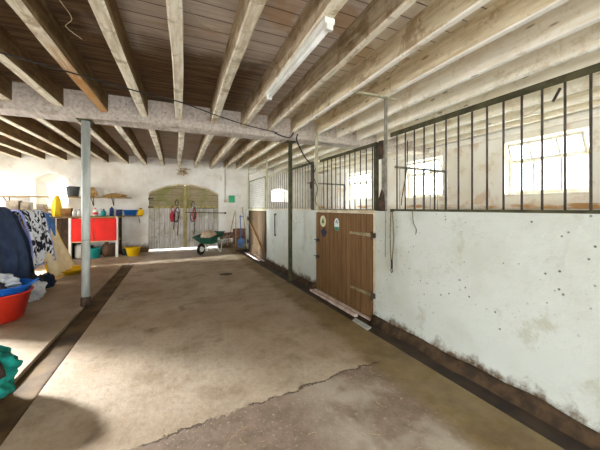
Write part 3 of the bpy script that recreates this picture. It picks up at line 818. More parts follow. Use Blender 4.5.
def topmesh(x0, x1):
    m = MB(); n = 12
    pts = [(x0, 1.41), (x1, 1.41)] + [(x1 + (x0 - x1) * k / n, arch_z(x1 + (x0 - x1) * k / n) - .01) for k in range(n + 1)]
    return m.prism(pts, lambda u, v, w_: (u, w_, v), 0, .035)
topmesh(-1.064, -.01).build('top_boarding', 'door_top', ll)
topmesh(.01, 1.064).build('top_boarding', 'door_top', rl)
for s, lf in ((-1, ll), (1, rl)):
    a, b = sorted((s * .03, s * 1.04))
    MB().box(a, b, -.035, -.007, 1.36, 1.44).build('middle_ledge', 'olive_wood', lf, bevel=.006)
    MB().box(a, b, -.03, -.007, .40, .47).build('bottom_ledge', 'door_grey', lf, bevel=.006)
MB().box(-.05, .05, -.06, -.007, .06, 2.10).build('centre_post', 'olive_wood', ll, bevel=.008)
MB().bar((.12, -.02, .5), (.10, -.02, 1.36), .06, .02, (0, 1, 0)).build('brace', 'door_grey', rl)
MB().box(.08, .12, -.03, -.002, 1.44, 2.08).build('brace', 'olive_wood', rl)
arch = MB()   # pale lime band lining the arch
n = 40
for k in range(n):
    x0_ = -1.06 + 2.12 * k / n; x1_ = -1.06 + 2.12 * (k + 1) / n
    arch.prism([(x0_, arch_z(x0_) - .045), (x1_, arch_z(x1_) - .045), (x1_, arch_z(x1_)), (x0_, arch_z(x0_))], lambda u, v, w_: (u, w_, v), -.05, -.008)
bmesh.ops.remove_doubles(arch.bm, verts=arch.bm.verts[:], dist=.0005)
arch.build('arch_frame', 'cream', bd)
for x in (-1.04, ):
    for z in (1.66, 1.40): MB().tube([(x - .02, -.06, z - .04), (x - .02, -.06, z + .04)], .02).box(x - .02, x + .12, -.05, -.03, z - .015, z + .015).build('door_hinge', 'black_metal', ll)
bl = thing('locking_bar', (.60, YB - .06, 1.20), 'long thin iron bar across the right leaf of the barn door', 'bar')
MB().tube([(-.32, .04, .03), (.92, 0, .0)], .012, 8).build('rod', 'brown_leather', bl)
MB().blob((.94, 0, 0), (.035, .035, .035), 1, .1, sub=2).build('knob', 'black_metal', bl)
bl2 = tag(MB().tube([(-.35, 0, 0), (.35, 0, 0)], .01, 8).build('door_rail', 'olive_metal', loc=(.86, YB + .10, 1.36)), 'short iron rail fixed above the long bar on the barn door', 'bar')

def loop(m, cx, cz, rx, rz, r, y=0, n=20, tilt=0):
    m.tube([(cx + rx * math.cos(t) + tilt * rz * math.sin(t), y + .01 * math.sin(2 * t), cz + rz * math.sin(t)) for t in [2 * math.pi * k / n for k in range(n)]], r, 6, True)
    return m
def halter(x, z, mat1, mat2, label, h=.5, y=YB + .09):
    e = thing('head_collar', (x, y, z), label, 'head collar', 'head collars on the barn door')
    m = MB(); loop(m, 0, -.09, .045, .10, .010); loop(m, 0, -h * .55, .07, h * .28, .014, tilt=.1)
    m.tube([(-.05, 0, -h * .4), (.055, -.01, -h * .48)], .012)
    m.build('straps', mat1, e, smooth=True)
    MB().tube([(.03, 0, -h * .45), (.045, -.02, -h * .9), (.02, 0, -h * 1.35)], .011).build('lead_rope', mat2, e, smooth=True)
    MB().tube([(0, .04, .02), (0, -.02, .03)], .008).build('hook', 'black_metal', e)
    return e
h1 = halter(-.10, 1.42, 'red_web', 'navy_web', 'red head collar hung left of the barn door centre post', .55)
MB().box(-.06, .03, -.03, .0, -.50, -.18).build('pad', 'red_web', h1, bevel=.01)
h2 = halter(.02, 1.62, 'navy_web', 'brown_leather', 'dark bridle hung next to the red head collar, left of the centre post', .85, YB + .05)
h3 = halter(.52, 1.58, 'brown_leather', 'navy_web', 'brown leather bridle hung right of the barn door centre post', .8)
h3b = thing('head_collar', (.555, YB + .02, 1.48), 'red and white head collar hung over the brown bridle', 'head collar', 'head collars on the barn door')
m = MB(); m.tube([(-.09, 0, -.26), (-.05, 0, -.08), (0, 0, 0), (.06, 0, -.06), (.10, 0, -.22)], .02); m.build('padding', 'grey_web', h3b, smooth=True)
m = MB(); loop(m, 0, -.33, .05, .17, .018); m.build('straps', 'red_web', h3b, smooth=True)

# ================================================================ OVERHEAD THINGS
lt = thing('strip_light', (.985, 1.73, 2.695), 'long white fluorescent strip light fixed under a joist', 'light')
MB().box(-.045, .035, 0, 1.42, -.045, -.0).build('housing', 'white', lt, bevel=.006)
MB().tube([(-.005, .04, -.062), (-.005, 1.38, -.062)], .019, 14).build('tube_lamp', 'plasticwhite', lt, smooth=True)
for yy in (0, 1.39): MB().box(-.03, .02, yy, yy + .03, -.085, -.04).build('end_cap', 'plasticwhite', lt)

def cable(name, pts, r, label, cat='cable', mat='cable'):
    P = [Vector(p) for p in pts]; out = []
    for i in range(len(P) - 1):
        a, b, c, d = P[max(i - 1, 0)], P[i], P[i + 1], P[min(i + 2, len(P) - 1)]
        for k in range(8):
            t = k / 8
            out.append(.5 * ((2 * b) + (c - a) * t + (2 * a - 5 * b + 4 * c - d) * t * t + (3 * b - a - 3 * c + d) * t ** 3))
    out.append(P[-1])
    base = P[0]
    return tag(MB().tube([q - base for q in out], r, 6).build(name, mat, loc=tuple(base), smooth=True), label, cat)
cable('power_cable', [(-3.4, 2.35, 2.67), (-2.4, 2.7, 2.65), (-1.41, 3.13, 2.66), (-.92, 3.36, 2.66), (-.3, 3.62, 2.65), (.05, 3.78, 2.665), (.54, 4.12, 2.66), (1.05, 4.45, 2.67), (1.6, 4.66, 2.67)], .007, 'black cable slung under the joists from the left')
cable('power_cable', [(1.98, 4.66, 2.68), (1.96, 4.64, 2.55), (2.10, 4.58, 2.25), (2.17, 4.45, 2.12), (2.16, 4.38, 2.0)], .012, 'thick black cable drooping from the beam to the stall posts')
cable('power_cable', [(1.55, 4.67, 2.66), (1.72, 4.62, 2.60), (1.82, 4.62, 2.60), (1.9, 4.65, 2.70)], .010, 'short black cable looped against the beam near the stalls')
cable('power_cable', [(2.18, 4.35, 2.05), (2.14, 4.34, 1.9), (2.19, 4.30, 1.7), (2.15, 4.30, 1.52), (2.18, 4.3, 1.42)], .007, 'thin dark cord hanging beside the pale pipe')

def cobweb(pts, label):
    return cable('cobweb', pts, .0025, label, 'cobweb', 'cobweb')
cw = cobweb([(-.75, 2.30, 2.895), (-.74, 2.38, 2.8), (-.68, 2.5, 2.72), (-.74, 2.6, 2.70), (-.66, 2.66, 2.66)], 'dusty cobweb strand hanging between the two left foreground joists')
cobweb([(-1.45, 2.2, 2.70), (-1.44, 2.21, 2.60), (-1.45, 2.2, 2.54)], 'short cobweb tuft hanging at the top left corner')
cobweb([(.09, 2.35, 2.895), (.2, 2.42, 2.84), (.35, 2.42, 2.83), (.50, 2.36, 2.80)], 'pale cobweb strand spanning right of the middle joist')
cobweb([(1.95, 2.1, 2.74), (1.97, 2.25, 2.70), (2.1, 2.4, 2.62), (2.28, 2.5, 2.70)], 'cobweb strand above the olive top bracket of the stalls')
cobweb([(3.7, 2.0, 2.69), (3.9, 2.1, 2.50), (4.25, 2.05, 2.69)], 'cobweb strand drooping inside the nearest stall')

nest = thing('bird_nest', (.20, YB - .16, 2.46), 'ragged bird nest of twigs at the top of the back wall above the barn door', 'nest')
m = MB(); rd = random.Random(4)
for k in range(70):
    a = rd.random() * 6.28; r_ = .06 + rd.random() * .09; z = rd.random() * .22 - .04
    p = Vector((r_ * math.cos(a), -abs(r_ * math.sin(a)) * .7, z))
    q_ = Vector((rd.uniform(-.09, .09), rd.uniform(-.05, .05), rd.uniform(-.05, .05)))
    m.tube([p - q_, p + q_ * .2 + Vector((0, 0, .01)), p + q_], .006, 5)
m.build('twigs', 'twigs', nest)
MB().lathe([(0, -.04), (.07, -.02), (.10, .05), (.085, .09), (.05, .06), (0, .05)], (0, 0, .02), 16).jitter(.02, 9).build('cup', 'twigs', nest)

# green box and conduit on the back wall
gbx = thing('switch_box', (1.77, YB - .1, 1.56), 'small green switch box on the white back wall', 'switch box')
MB().box(-.10, .09, .01, .1, 0, .24).build('case', 'green_box', gbx, bevel=.012)
MB().box(-.08, .07, .0, .012, .03, .21).build('lid', 'green_box', gbx, bevel=.004)
tag(MB().tube([(0, 0, 0), (.0, 0, 1.05)], .010, 8).build('conduit', 'stone', loc=(1.54, YB - .015, 1.65)), 'thin vertical conduit above the green switch box', 'conduit')
tag(MB().box(-.04, .04, -.03, .03, -.06, .06).build('socket', 'cream', loc=(1.55, YB - .03, 1.62), bevel=.006), 'small cream socket left of the green switch box', 'socket')

# ================================================================ WHEELBARROW
wb = thing('wheelbarrow', (.95, 9.10, 0), 'green wheelbarrow loaded with sand in front of the barn door', 'wheelbarrow', rz=R(50))
def tray_pt(u, v, k):   # k 0 bottom 1 top
    L0, L1, W0, W1 = (-.20, .22, -.17, .17) if k == 0 else (-.46, .36, -.29, .29)
    z = .30 if k == 0 else (.50 + (.13 if u == 1 else 0))
    return (L0 + (L1 - L0) * u, W0 + (W1 - W0) * v, z)
m = MB()
c0 = [tray_pt(u, v, 0) for u, v in ((0, 0), (1, 0), (1, 1), (0, 1))]; c1 = [tray_pt(u, v, 1) for u, v in ((0, 0), (1, 0), (1, 1), (0, 1))]
A = [m.bm.verts.new(p) for p in c0]; B = [m.bm.verts.new(p) for p in c1]
m.bm.faces.new(A)
for k in range(4): m.bm.faces.new((A[k], A[(k + 1) % 4], B[(k + 1) % 4], B[k]))
m.build('tray', 'green_enamel', wb, solid=.012, bevel=.01)
MB().tube(c1, .012, 6, True).build('rim', 'darkgrey_plastic', wb)
MB().blob((-.05, 0, .52), (.29, .21, .17), 3, .12, 3, 3, flat=.46).build('sand_load', 'sand', wb, smooth=True)
for s in (-1, 1):
    f = MB().tube([(-.42, s * .04, .17), (-.1, s * .17, .28), (.3, s * .23, .36), (.62, s * .27, .50)], .014).build('frame_tube', 'galv', wb, smooth=True)
    MB().tube([(.60, s * .268, .49), (.74, s * .28, .56)], .02).build('grip', 'rubber', f)
    MB().tube([(.02, s * .2, .30), (.16, s * .24, .02), (.22, s * .24, .02), (.32, s * .23, .36)], .012).build('leg', 'white', wb, smooth=True)
MB().tube([(.19, -.24, .05), (.12, 0, .20), (.19, .24, .05)], .010).build('cross_brace', 'white', wb)
whl = MB().tube([(-.44 + .13 * math.cos(t), 0, .17 + .13 * math.sin(t)) for t in [2 * math.pi * k / 24 for k in range(24)]], .04, 10, True).build('wheel', 'rubber', wb, smooth=True)
MB().tube([(-.44, -.05, .17), (-.44, .05, .17)], .07, 16).build('rim_hub', 'white', whl)
MB().box(.02, .14, -.262, -.254, .38, .47).build('white_label', 'white', wb)

# ================================================================ TOOLS RIGHT OF THE BARN DOOR
def leaning(name, x, x2, h, mat, label, cat, y=YB):
    e = thing(name, (x, y - .26, 0), label, cat, 'tools leaning on the back wall')
    MB().tube([(0, 0, .12), (x2 - x, .225, h)], .014, 8).build('handle', mat, e, smooth=True)
    return e
t1 = leaning('broom', 2.24, 2.13, 1.40, 'tool_wood', 'wooden broom leaning nearest the stall front', 'broom')
MB().box(-.11, .11, -.03, .03, .08, .13).build('broom_head', 'tool_wood', t1, bevel=.01)
MB().box(-.105, .105, -.028, .028, .0, .08).build('bristles', 'hay', t1)
t2 = leaning('shovel', 2.04, 2.06, 1.12, 'blue_tool', 'blue shovel leaning between the broom and the forks', 'shovel')
MB().prism([(-.11, .02), (0, -.0), (.11, .02), (.12, .28), (.03, .34), (-.03, .34), (-.12, .28)], lambda u, v, w_: (u, w_ + .02, v), -.012, 0).build('blade', 'blue_tool', t2, bevel=.004)
MB().tube([(-.02, .20, 1.05), (.10, .20, 1.08)], .014).build('grip', 'blue_tool', t2)
t3 = leaning('pitchfork', 1.58, 1.88, 1.28, 'tool_wood', 'pitchfork leaning to the right, left one of the crossed handles', 'pitchfork')
m = MB()
for k in range(4): m.tube([(-.09 + .06 * k, 0, .30), (-.09 + .06 * k, -.03, .12), (-.09 + .06 * k, -.01, .0)], .006, 6)
m.tube([(-.09, 0, .30), (.09, 0, .30)], .008); m.build('tines', 'black_metal', t3)
t4 = leaning('rake', 1.86, 1.90, 1.22, 'tool_wood', 'rake leaning left, right one of the crossed handles', 'rake')
m = MB().box(-.18, .18, -.012, .012, .10, .13)
for k in range(9): m.tube([(-.17 + .0425 * k, 0, .11), (-.17 + .0425 * k, -.04, .03)], .005, 5)
m.build('rake_head', 'old_wood', t4)
tag(MB().prism([(-.42, .30), (.36, .36), (.42, .56), (-.46, .50)], lambda u, v, w_: (u, w_, v), -.012, .012).build('plank', 'rust_board', loc=(1.66, YB - .03, .0)), 'long brown plank fixed low on the back wall right of the wheelbarrow', 'plank')
tag(MB().box(-.20, .40, -.02, .02, 0, .66).subdiv(2).jitter(.01, 4).build('sheet', 'rust_board', loc=(2.0, YB - .07, .0)), 'brown weathered sheet standing on the floor behind the broom', 'sheet')
tag(MB().blob((0, 0, 0), (.22, .14, .05), 6, .4, 3, 3, flat=-.01).build('dirt_heap', 'gutter', loc=(1.95, 9.05, .01)), 'low heap of dark dirt by the far stall corner', 'dirt')
tag(MB().blob((0, 0, 0), (.13, .10, .012), 8, .3, 3, 3, flat=-.002).build('manure_patch', 'gutter', loc=(.95, 6.0, .004)), 'small dark patch of droppings on the open aisle floor', 'droppings')

# black iron bar on the stall wall; halter rope
ib = thing('iron_bar', (WX(6.42) - .03, 6.42, .72), 'black vertical iron bar bolted to the white stall wall', 'bar')
MB().tube([(0, 0, 0), (0, 0, .52)], .012).build('rod', 'black_metal', ib)
MB().tube([(.03, 0, .01), (-.012, 0, .01)], .02).build('bracket', 'black_metal', ib)
MB().tube([(.03, 0, .50), (-.012, 0, .50)], .02).build('bracket', 'black_metal', ib)
hr = thing('hanging_rope', (WX(2.53) - .04, 2.53, .69), 'looped olive rope with a clip hanging beside the stickered door', 'rope')
MB().tube([(0, .012, .64), (-.005, .022, .35), (0, .012, .08)], .0065).tube([(0, -.012, .64), (.002, -.03, .35), (0, -.005, .08)], .0065).build('strands', 'rope', hr)
MB().tube([(0, .0, .10), (0, 0, -.0)], .012).tube([(0, .0, .0), (0, .02, -.02), (0, .0, -.05), (0, -.02, -.02), (0, 0, 0)], .005).build('clip', 'black_metal', hr)
MB().tube([(.03, 0, .645), (-.02, 0, .645)], .008).build('hook', 'black_metal', hr)
cable('twine', [(WX(2.2) - .02, 2.25, 1.34), (WX(2.2) - .02, 2.24, 1.22), (WX(2.2) - .02, 2.20, 1.15), (WX(2.2) - .02, 2.21, 1.10)], .004, 'short thin twine hanging on the white wall right of the rope', 'twine', 'rope')
cable('twine', [(WX(2.6) - .02, 2.66, 1.34), (WX(2.6) - .02, 2.655, 1.1), (WX(2.6) - .02, 2.66, .8)], .003, 'long thin twine hanging left of the olive rope', 'twine', 'rope')
cable('twine', [(WX(2.3) + .02, 2.45, 1.40), (WX(2.3) - .02, 2.4, 1.48), (WX(2.3) + .01, 2.36, 1.8), (WX(2.3) + .02, 2.36, 2.1)], .005, 'dark cord tied among the bars next to the rusty plates', 'twine', 'cable')
ol = thing('oar_hook', (WX(1.0) + .02, 1.04, 2.08), 'small black hook hanging from the top rail of the nearest grille', 'hook')
MB().tube([(0, 0, .08), (-.02, .03, 0)], .009).build('hook_arm', 'black_metal', ol)
ol.name = 'iron_hook'
tag(MB().prism([(0, 0), (.30, .0), (.34, .07), (.04, .08)], lambda u, v, w_: (v, u, w_), -.0, .012).build('metal_strip', 'galv', loc=(1.965, 2.62, .0)), 'bluish metal strip lying at the gutter by the stickered door', 'strip')

# ================================================================ WORKBENCH AND SHELVES ON THE BACK WALL
wbk = thing('workbench', (-2.04, 9.62, 0), 'tall workbench with two red doors against the back wall', 'workbench')
MB().box(-1.0, .60, -.30, .36, 1.10, 1.145).build('worktop', 'old_wood', wbk, bevel=.006)
for x in (-.54, .52):
    MB().box(x - .03, x + .03, -.28, -.22, 0, 1.10).build('leg', 'plasticwhite', wbk, bevel=.004)
    MB().box(x - .03, x + .03, .28, .34, 0, 1.10).build('leg', 'dark_wood', wbk, bevel=.004)
MB().box(-.50, .0 - .004, -.29, -.265, .47, 1.085).build('door', 'red', wbk, bevel=.006)
MB().box(.004, .515, -.29, -.265, .47, 1.085).build('door', 'red', wbk, bevel=.006)
MB().box(-.51, .52, -.265, .3, .44, .465).build('lower_board', 'cream', wbk)
MB().box(-.83, -.58, -.22, .3, 0, 1.09).subdiv(2).jitter(.006, 5).build('side_cabinet', 'dark_wood', wbk)
sb = thing('wall_shelf', (-1.26, 9.78, 1.12), 'short lower shelf plank right of the workbench', 'shelf')
MB().box(-.17, .32, -.16, .2, 0, .03).build('board', 'old_wood', sb)
MB().tube([(.24, .2, -.2), (.24, -.1, 0)], .01).build('bracket', 'rust', sb)
us = thing('wall_shelf', (-2.85, 9.80, 1.655), 'long upper shelf plank crossing the arched window', 'shelf')
MB().box(-1.7, 1.62, -.14, .18, 0, .028).build('board', 'shelf_wood', us, bevel=.004)
for x in (-1.2, -.3, .65, 1.15):
    MB().tube([(x, .19, -.22), (x, -.10, 0)], .010).tube([(x, .19, -.22), (x, .19, 0)], .010).build('bracket', 'rust', us)

def bucket(name, loc, r, h, mat, label, cat='bucket', rz=0, handle=True, fill=None):
    e = thing(name, loc, label, cat, rz=rz)
    MB().lathe([(0, 0), (r * .72, 0), (r * .76, .01), (r * .97, h - .02), (r * 1.03, h - .015), (r * 1.03, h), (r * .95, h), (r * .72, .02), (0, .018)], seg=32).build('body', mat, e, smooth=True)
    if handle:
        for s in (-1, 1):
            MB().tube([(s * r * .95, -.05, h - .01), (s * r * 1.13, -.04, h + .025), (s * r * 1.13, .04, h + .025), (s * r * .95, .05, h - .01)], .012, 8).build('handle', mat, e, smooth=True)
    return e
bucket('bucket', (-2.62, 9.74, 1.683), .16, .28, 'darkgrey_plastic', 'dark grey bucket on the upper shelf before the arched window', handle=False)
tb = thing('paper_bag', (-2.21, 9.78, 1.683), 'crumpled tan paper bag on the upper shelf', 'bag')
MB().blob((0, 0, .10), (.12, .09, .12), 5, .5, 2.5, 3, flat=0).build('bag', 'paper', tb, smooth=False)
MB().blob((.03, 0, .22), (.06, .04, .06), 9, .6, 2.5, 2).build('bag_neck', 'paper', tb)
tag(MB().blob((0, 0, .04), (.26, .10, .07), 11, .5, 3, 3, flat=0).build('hay_bundle', 'hay', loc=(-1.62, 9.78, 1.683)), 'flat bundle of hay at the right end of the upper shelf', 'hay')
jar = thing('plastic_tub', (-2.39, 9.74, 1.683), 'pale plastic tub on the upper shelf behind the post', 'tub')
MB().lathe([(0, 0), (.08, 0), (.085, .17), (0, .17)], seg=20).build('body', 'plasticwhite', jar, smooth=False)
MB().lathe([(0, .17), (.09, .17), (.09, .19), (0, .195)], seg=20).build('lid', 'cream', jar)

def bottle(x, y, h, r, mat, cap, label, group='bottles on the workbench', spray=False, z=1.145):
    e = thing('spray_bottle' if spray else 'bottle', (x, y, z), label, 'bottle', group)
    MB().lathe([(0, 0), (r, 0), (r, h * .6), (r * .8, h * .72), (r * .3, h * .82), (r * .3, h * .88), (0, h * .88)], seg=18).build('body', mat, e, smooth=True)
    if spray:
        MB().box(-.045, .02, -.012, .012, h * .9, h).tube([(-.02, 0, h * .9), (-.035, 0, h * .78)], .006, 6).build('trigger', cap, e)
    else:
        MB().lathe([(0, h * .86), (r * .42, h * .86), (r * .42, h), (0, h)], seg=14).build('cap', cap, e)
    return e
bottle(-2.52, 9.5, .20, .055, 'plasticwhite', 'plasticwhite', 'squat white bottle at the left end of the red doors')
bottle(-2.41, 9.48, .19, .045, 'plasticwhite', 'bluebin', 'small white bottle with blue cap left of the pink one')
b3 = bottle(-2.31, 9.50, .20, .055, 'plasticwhite', 'pink', 'white bottle with pink label just left of the post')
MB().lathe([(.056, .04), (.057, .04), (.057, .10), (.056, .10)], seg=18).build('paper_label', 'pink', b3)
b4 = bottle(-2.05, 9.48, .22, .055, 'plasticwhite', 'red', 'white bottle with red cap just right of the post')
MB().lathe([(.056, .05), (.057, .05), (.057, .10), (.056, .10)], seg=18).build('paper_label', 'red', b4)
bottle(-1.95, 9.52, .24, .05, 'white_cloth', 'white', 'pale spray bottle with white trigger', spray=True)
bottle(-1.85, 9.46, .20, .055, 'teal_plastic', 'black_plastic', 'small teal bottle between the two spray bottles')
bottle(-1.66, 9.46, .30, .055, 'navy_plastic', 'white', 'navy spray bottle with white trigger left of the blue basin', spray=True)
bb = bottle(-.97, 9.72, .22, .085, 'yellow', 'black_plastic', 'squat yellow bottle with black cap at the shelf end', z=1.15)
bs = thing('basin', (-1.24, 9.74, 1.15), 'blue plastic basin beside the yellow bottle', 'basin')
MB().lathe([(0, 0), (.14, 0), (.185, .15), (.2, .15), (.2, .16), (.175, .16), (.13, .012), (0, .012)], seg=28, sy=.75).build('body', 'bluebin', bs, smooth=True)
nb = thing('storage_box', (-1.52, 9.72, 1.145), 'dark navy box behind the blue basin', 'box')
MB().box(-.07, .07, -.05, .10, 0, .17).build('body', 'navy_plastic', nb, bevel=.008)
MB().box(-.075, .075, -.055, .105, .17, .18).build('lid', 'navy_plastic', nb, bevel=.003)
cb = thing('cardboard_box', (-2.70, 9.55, 1.145), 'brown cardboard box between the yellow canister and the bottles', 'box')
MB().box(-.11, .11, -.10, .10, 0, .21).build('carton', 'cardboard', cb, bevel=.004)
MB().box(-.12, .0, -.10, .10, .212, .218).box(.004, .11, -.10, .10, .212, .218).build('flap', 'cardboard', cb)
yc = thing('canister', (-2.90, 9.50, 1.145), 'tall tapered yellow canister at the left end of the workbench', 'canister')
MB().lathe([(0, 0), (.155, 0), (.155, .03), (.135, .06), (.10, .42), (.06, .50), (0, .50)], seg=4).build('body', 'yellow', yc, bevel=.012)
MB().lathe([(0, .49), (.045, .49), (.05, .56), (0, .57)], seg=18).build('cap', 'yellow', yc)

# under the bench
dr = thing('plastic_drum', (-2.42, 9.55, 0), 'white plastic drum under the red doors, far left', 'drum')
MB().lathe([(0, 0), (.10, 0), (.11, .05), (.11, .32), (.06, .38), (0, .38)], seg=20).build('body', 'plasticwhite', dr, smooth=True)
MB().lathe([(0, .38), (.035, .38), (.035, .42), (0, .42)], seg=12).build('cap', 'black_plastic', dr)
bucket('bucket', (-2.05, 9.42, 0), .15, .27, 'teal_plastic', 'teal bucket under the workbench behind the post')
bx = thing('storage_crate', (-2.26, 9.7, 0), 'dark crate under the workbench between drum and teal bucket', 'crate')
MB().box(-.10, .08, -.1, .15, 0, .28).build('body', 'grey_cloth', bx, bevel=.008)
MB().box(-.11, .09, -.11, .16, .28, .30).build('rim', 'black_plastic', bx)
sk = thing('feed_sack', (-1.81, 9.62, 0), 'brown feed sack under the workbench right of the teal bucket', 'sack')
MB().blob((0, 0, .17), (.12, .12, .20), 14, .25, 2.5, 3, flat=0).build('body', 'rust_board', sk, smooth=True)
MB().blob((0, 0, .37), (.05, .04, .05), 15, .4, 3, 2).build('neck', 'rust_board', sk)
bk = thing('cardboard_box', (-1.64, 9.66, 0), 'dark box under the workbench beside the right leg', 'box')
MB().box(-.08, .08, -.15, .12, 0, .34).build('carton', 'dark_wood', bk, bevel=.006)
MB().box(-.085, .085, -.155, .125, .34, .355).build('lid', 'dark_wood', bk)
bucket('bucket', (-1.13, 9.42, 0), .19, .24, 'yellow', 'yellow rubber bucket on the floor right of the workbench')
tag(MB().blob((0, 0, .0), (.12, .1, .20), 17, .4, 3, 3, flat=0).build('sack', 'grey_cloth', loc=(-1.33, 9.72, 0)), 'dark sack slumped behind the yellow bucket', 'sack')

# left shelf clutter
ls = thing('low_shelving', (-3.75, 9.66, 0), 'rough low shelving behind the horse rugs', 'shelving')
MB().box(-.65, .68, -.28, .30, 1.30, 1.34).build('board', 'old_wood', ls)
MB().box(-.65, .68, -.28, .30, .70, .74).build('board', 'old_wood', ls)
for x in (-.62, .65): MB().box(x - .03, x + .03, -.26, -.2, 0, 1.30).box(x - .03, x + .03, .22, .28, 0, 1.30).build('upright', 'old_wood', ls)
for i, (x, wd_, h_, lab) in enumerate(((-3.74, .19, .22, 'grey stone block on the low shelving, left one of three'), (-3.50, .15, .18, 'grey stone block on the low shelving, middle one of three'), (-3.20, .13, .13, 'small grey stone block on the low shelving, right one of three'))):
    tag(MB().box(-wd_, wd_ * .3, -.1, .1, 0, h_).subdiv(2).jitter(.012, 5, i).build('stone_block', 'stone', loc=(x, 9.62, 1.34), bevel=.008), lab, 'stone', 'stone blocks on the low shelving')

# ================================================================ RUG RACK AND RUGS
RX, RZ = -2.42, 1.16
rk = thing('rug_rack', (RX, 6.2, 0), 'grey green pipe rack carrying the horse rugs', 'rack')
for dx, dz in ((-.16, .10), (.0, 0)):
    MB().tube([(dx, -1.75, RZ + dz), (dx, 1.62, RZ + dz)], .018, 10).build('rail', 'green_pipe', rk, smooth=True)
for yy in (-1.72, 1.58):
    for s in (-1, 1):
        MB().tube([(-.08, yy, RZ + .06), (-.08 + s * .30, yy, .0)], .018, 10).build('leg', 'green_pipe', rk, smooth=True)

def rug(name, y0, y1, zt, zf, zb, mat, label, flare=.12, bulge=.08, folds=5, amp=.035, seed=0, skew=0.0, edge=None, th=.018, xoff=0.0, nu=36, flare_y=0.0, parts=None):
    """cloth lying over the rail: front side hangs to zf, rear side to zb"""
    e = thing(name, (RX, (y0 + y1) / 2, 0), label, 'horse rug', 'horse rugs on the rack')
    yc = (y0 + y1) / 2; nv = 40
    lf = zt - zf; lb = zt - zb; rt = .055 + xoff; tot = lf + lb + math.pi * rt
    def pos(u, s_):
        # s_ = arc length from rear hem
        y = (y0 - yc) + (y1 - y0) * u
        if s_ < lb: x = -rt; z = zb + s_; k = (lb - s_) / max(lb, .01)
        elif s_ < lb + math.pi * rt:
            a = (s_ - lb) / rt; x = -rt * math.cos(a); z = zt + rt * math.sin(a); k = 0
        else: d = s_ - lb - math.pi * rt; x = rt; z = zt - d; k = d / lf
        sg = -1 if x < 0 and k > 0 else 1
        w_ = amp * k * math.sin(u * folds * math.pi * 2 + seed + 1.5 * k) + .03 * mnoise.noise(Vector((u * 3 + seed, s_ * 2.2, seed)))
        x += sg * (flare * k ** 1.5 + bulge * math.sin(math.pi * min(k * 1.1, 1))) + w_
        y += skew * k + flare_y * k * (u - .3) + .02 * mnoise.noise(Vector((u * 2, s_ * 3, seed + 5)))
        z += .015 * mnoise.noise(Vector((u * 4, s_ * 2, seed + 9)))
        return Vector((x, y, max(z, .012)))
    m = MB().grid(nu, nv, lambda u, v: pos(u, v * tot))
    body = m.build('rug_body', mat, e, smooth=True, solid=th)
    if edge:
        for uu, nm in ((0.0, 'side_binding'), (1.0, 'side_binding')):
            MB().tube([pos(uu, tot * k / 40) for k in range(41)], .016, 6).build(nm, edge, e, smooth=True)
        MB().tube([pos(k / 30, tot) for k in range(31)], .016, 6).build('hem_binding', edge, e, smooth=True)
    return e, pos, tot
rug('horse_rug', 7.02, 7.50, 1.21, .80, .7, 'blue_cloth', 'light blue rug at the far end of the rack', .05, .03, 2, .02, 3, 0, None)
rug('horse_rug', 6.62, 7.40, 1.20, .03, .3, 'cream_cloth', 'cream rug with yellow binding trailing onto the floor', .26, .02, 2, .03, 8, .16, 'yellow_cloth', flare_y=.62)
rug('horse_rug', 6.16, 6.98, 1.25, .36, .3, 'print', 'black and white animal print rug between the navy and cream rugs', .12, .06, 2, .03, 6, .02, 'lilac_cloth', xoff=.03, flare_y=.05)
rug('horse_rug', 5.80, 6.12, 1.22, .16, .2, 'navy_dark', 'dark blue folded rug tucked behind the large navy rug', .16, .05, 3, .05, 2, .04, 'lilac_cloth')
rug('horse_rug', 4.60, 5.76, 1.27, .14, .2, 'navy_cloth', 'large navy quilted rug nearest the camera on the rack', .20, .09, 3, .045, 1, .02, 'navy_dark', xoff=.05)

# yellow tub tray under the cream rug
ty = thing('yellow_tray', (-2.05, 7.45, 0), 'shallow yellow tray on the floor under the cream rug', 'tray')
MB().lathe([(0, 0), (.20, 0), (.27, .08), (.29, .08), (.29, .095), (.26, .095), (.19, .012), (0, .012)], seg=30, sx=1.0, sy=1.25).build('body', 'yellow', ty, smooth=True)

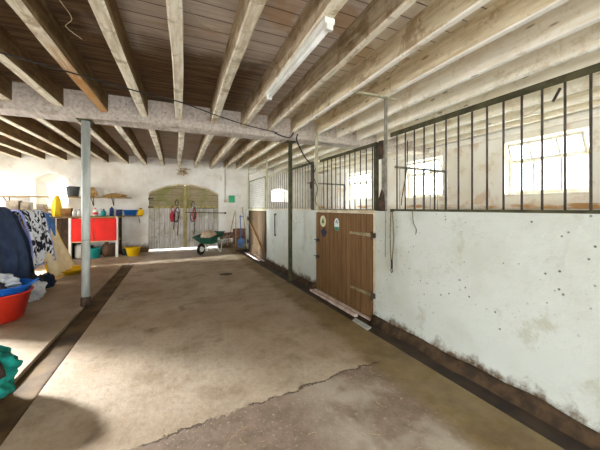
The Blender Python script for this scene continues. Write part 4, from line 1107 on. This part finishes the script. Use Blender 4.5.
# cloths and straps in a heap under the rugs
def heap(name, loc, r, mat, label, cat, seed, amp=.45, sub=4, flat=0.0):
    return tag(MB().blob((0, 0, r[2] * .6), r, seed, amp, 2.6, sub, flat=flat).build(name, mat, loc=loc, smooth=True), label, cat)
heap('cloth', (-2.02, 5.55, 0), (.16, .20, .16), 'white_cloth', 'crumpled white cloth on the floor below the navy rug', 'cloth', 21)
heap('cloth', (-2.12, 5.92, 0), (.14, .18, .18), 'grey_cloth', 'crumpled charcoal cloth beyond the white cloth', 'cloth', 22)
heap('cloth', (-2.08, 6.30, 0), (.12, .14, .14), 'navy_dark', 'dark navy cloth bundle below the print rug', 'cloth', 23)

# tubs
red = bucket('trug', (-2.02, 4.68, 0), .33, .34, 'red_tub', 'large red rubber trug on the floor beside the navy rug', 'trug', R(60))
blue = bucket('trug', (-2.02, 4.68, .175), .335, .25, 'blue_tub', 'blue rubber trug stacked inside the red trug', 'trug', R(10), handle=True)
heap('cloth', (-2.06, 4.77, .33), (.20, .17, .12), 'white_cloth', 'grey white cloth stuffed in the blue trug', 'cloth', 25)
heap('cloth', (-2.0, 4.52, .34), (.11, .09, .10), 'grey_cloth', 'dark cloth beside the white cloth in the blue trug', 'cloth', 27)

# teal bundle at lower left
tl = thing('teal_rug', (-1.36, 2.72, 0), 'folded teal fleece rug with brown binding heaped by the drain channel', 'horse rug')
MB().blob((0, 0, .17), (.27, .24, .22), 31, .30, 2.4, 5, flat=.005).build('fleece', 'teal_fleece', tl, smooth=True)
MB().tube([(-.03, .02, .375), (.08, -.01, .365), (.16, -.04, .325), (.22, -.07, .26), (.25, -.09, .19)], .032, 8).jitter(.012, 9).build('brown_binding', 'brown_trim', tl, smooth=True)

# straw stems on the floor
rd = random.Random(11)
first = None
spots = [(.33, 1.72, 40), (.36, 1.66, 120), (.75, 1.55, 10), (.95, 1.72, 75), (1.1, 1.4, 150), (.62, 1.25, 30), (1.3, 1.6, 100), (.8, 1.95, 60), (1.15, 2.05, 20), (.2, 1.5, 5), (1.5, 1.95, 80), (1.0, 1.12, 130)]
for i, (x, y, a) in enumerate(spots):
    if first is None:
        o = MB().tube([(-.06, 0, .004), (-.02, .012, .006), (.03, .010, .006), (.07, -.01, .004)], .0011, 5).build('straw_stem', 'straw')
        first = o
    else:
        o = first.copy(); COL.objects.link(o)
    o.location = (x, y, 0); o.rotation_euler = (0, 0, R(a)); s = .3 + .4 * rd.random() if i else 1.3
    o.scale = (s, s, 1)
    tag(o, 'thin pale straw stem lying on the near floor slab', 'straw', 'straw stems on the floor')
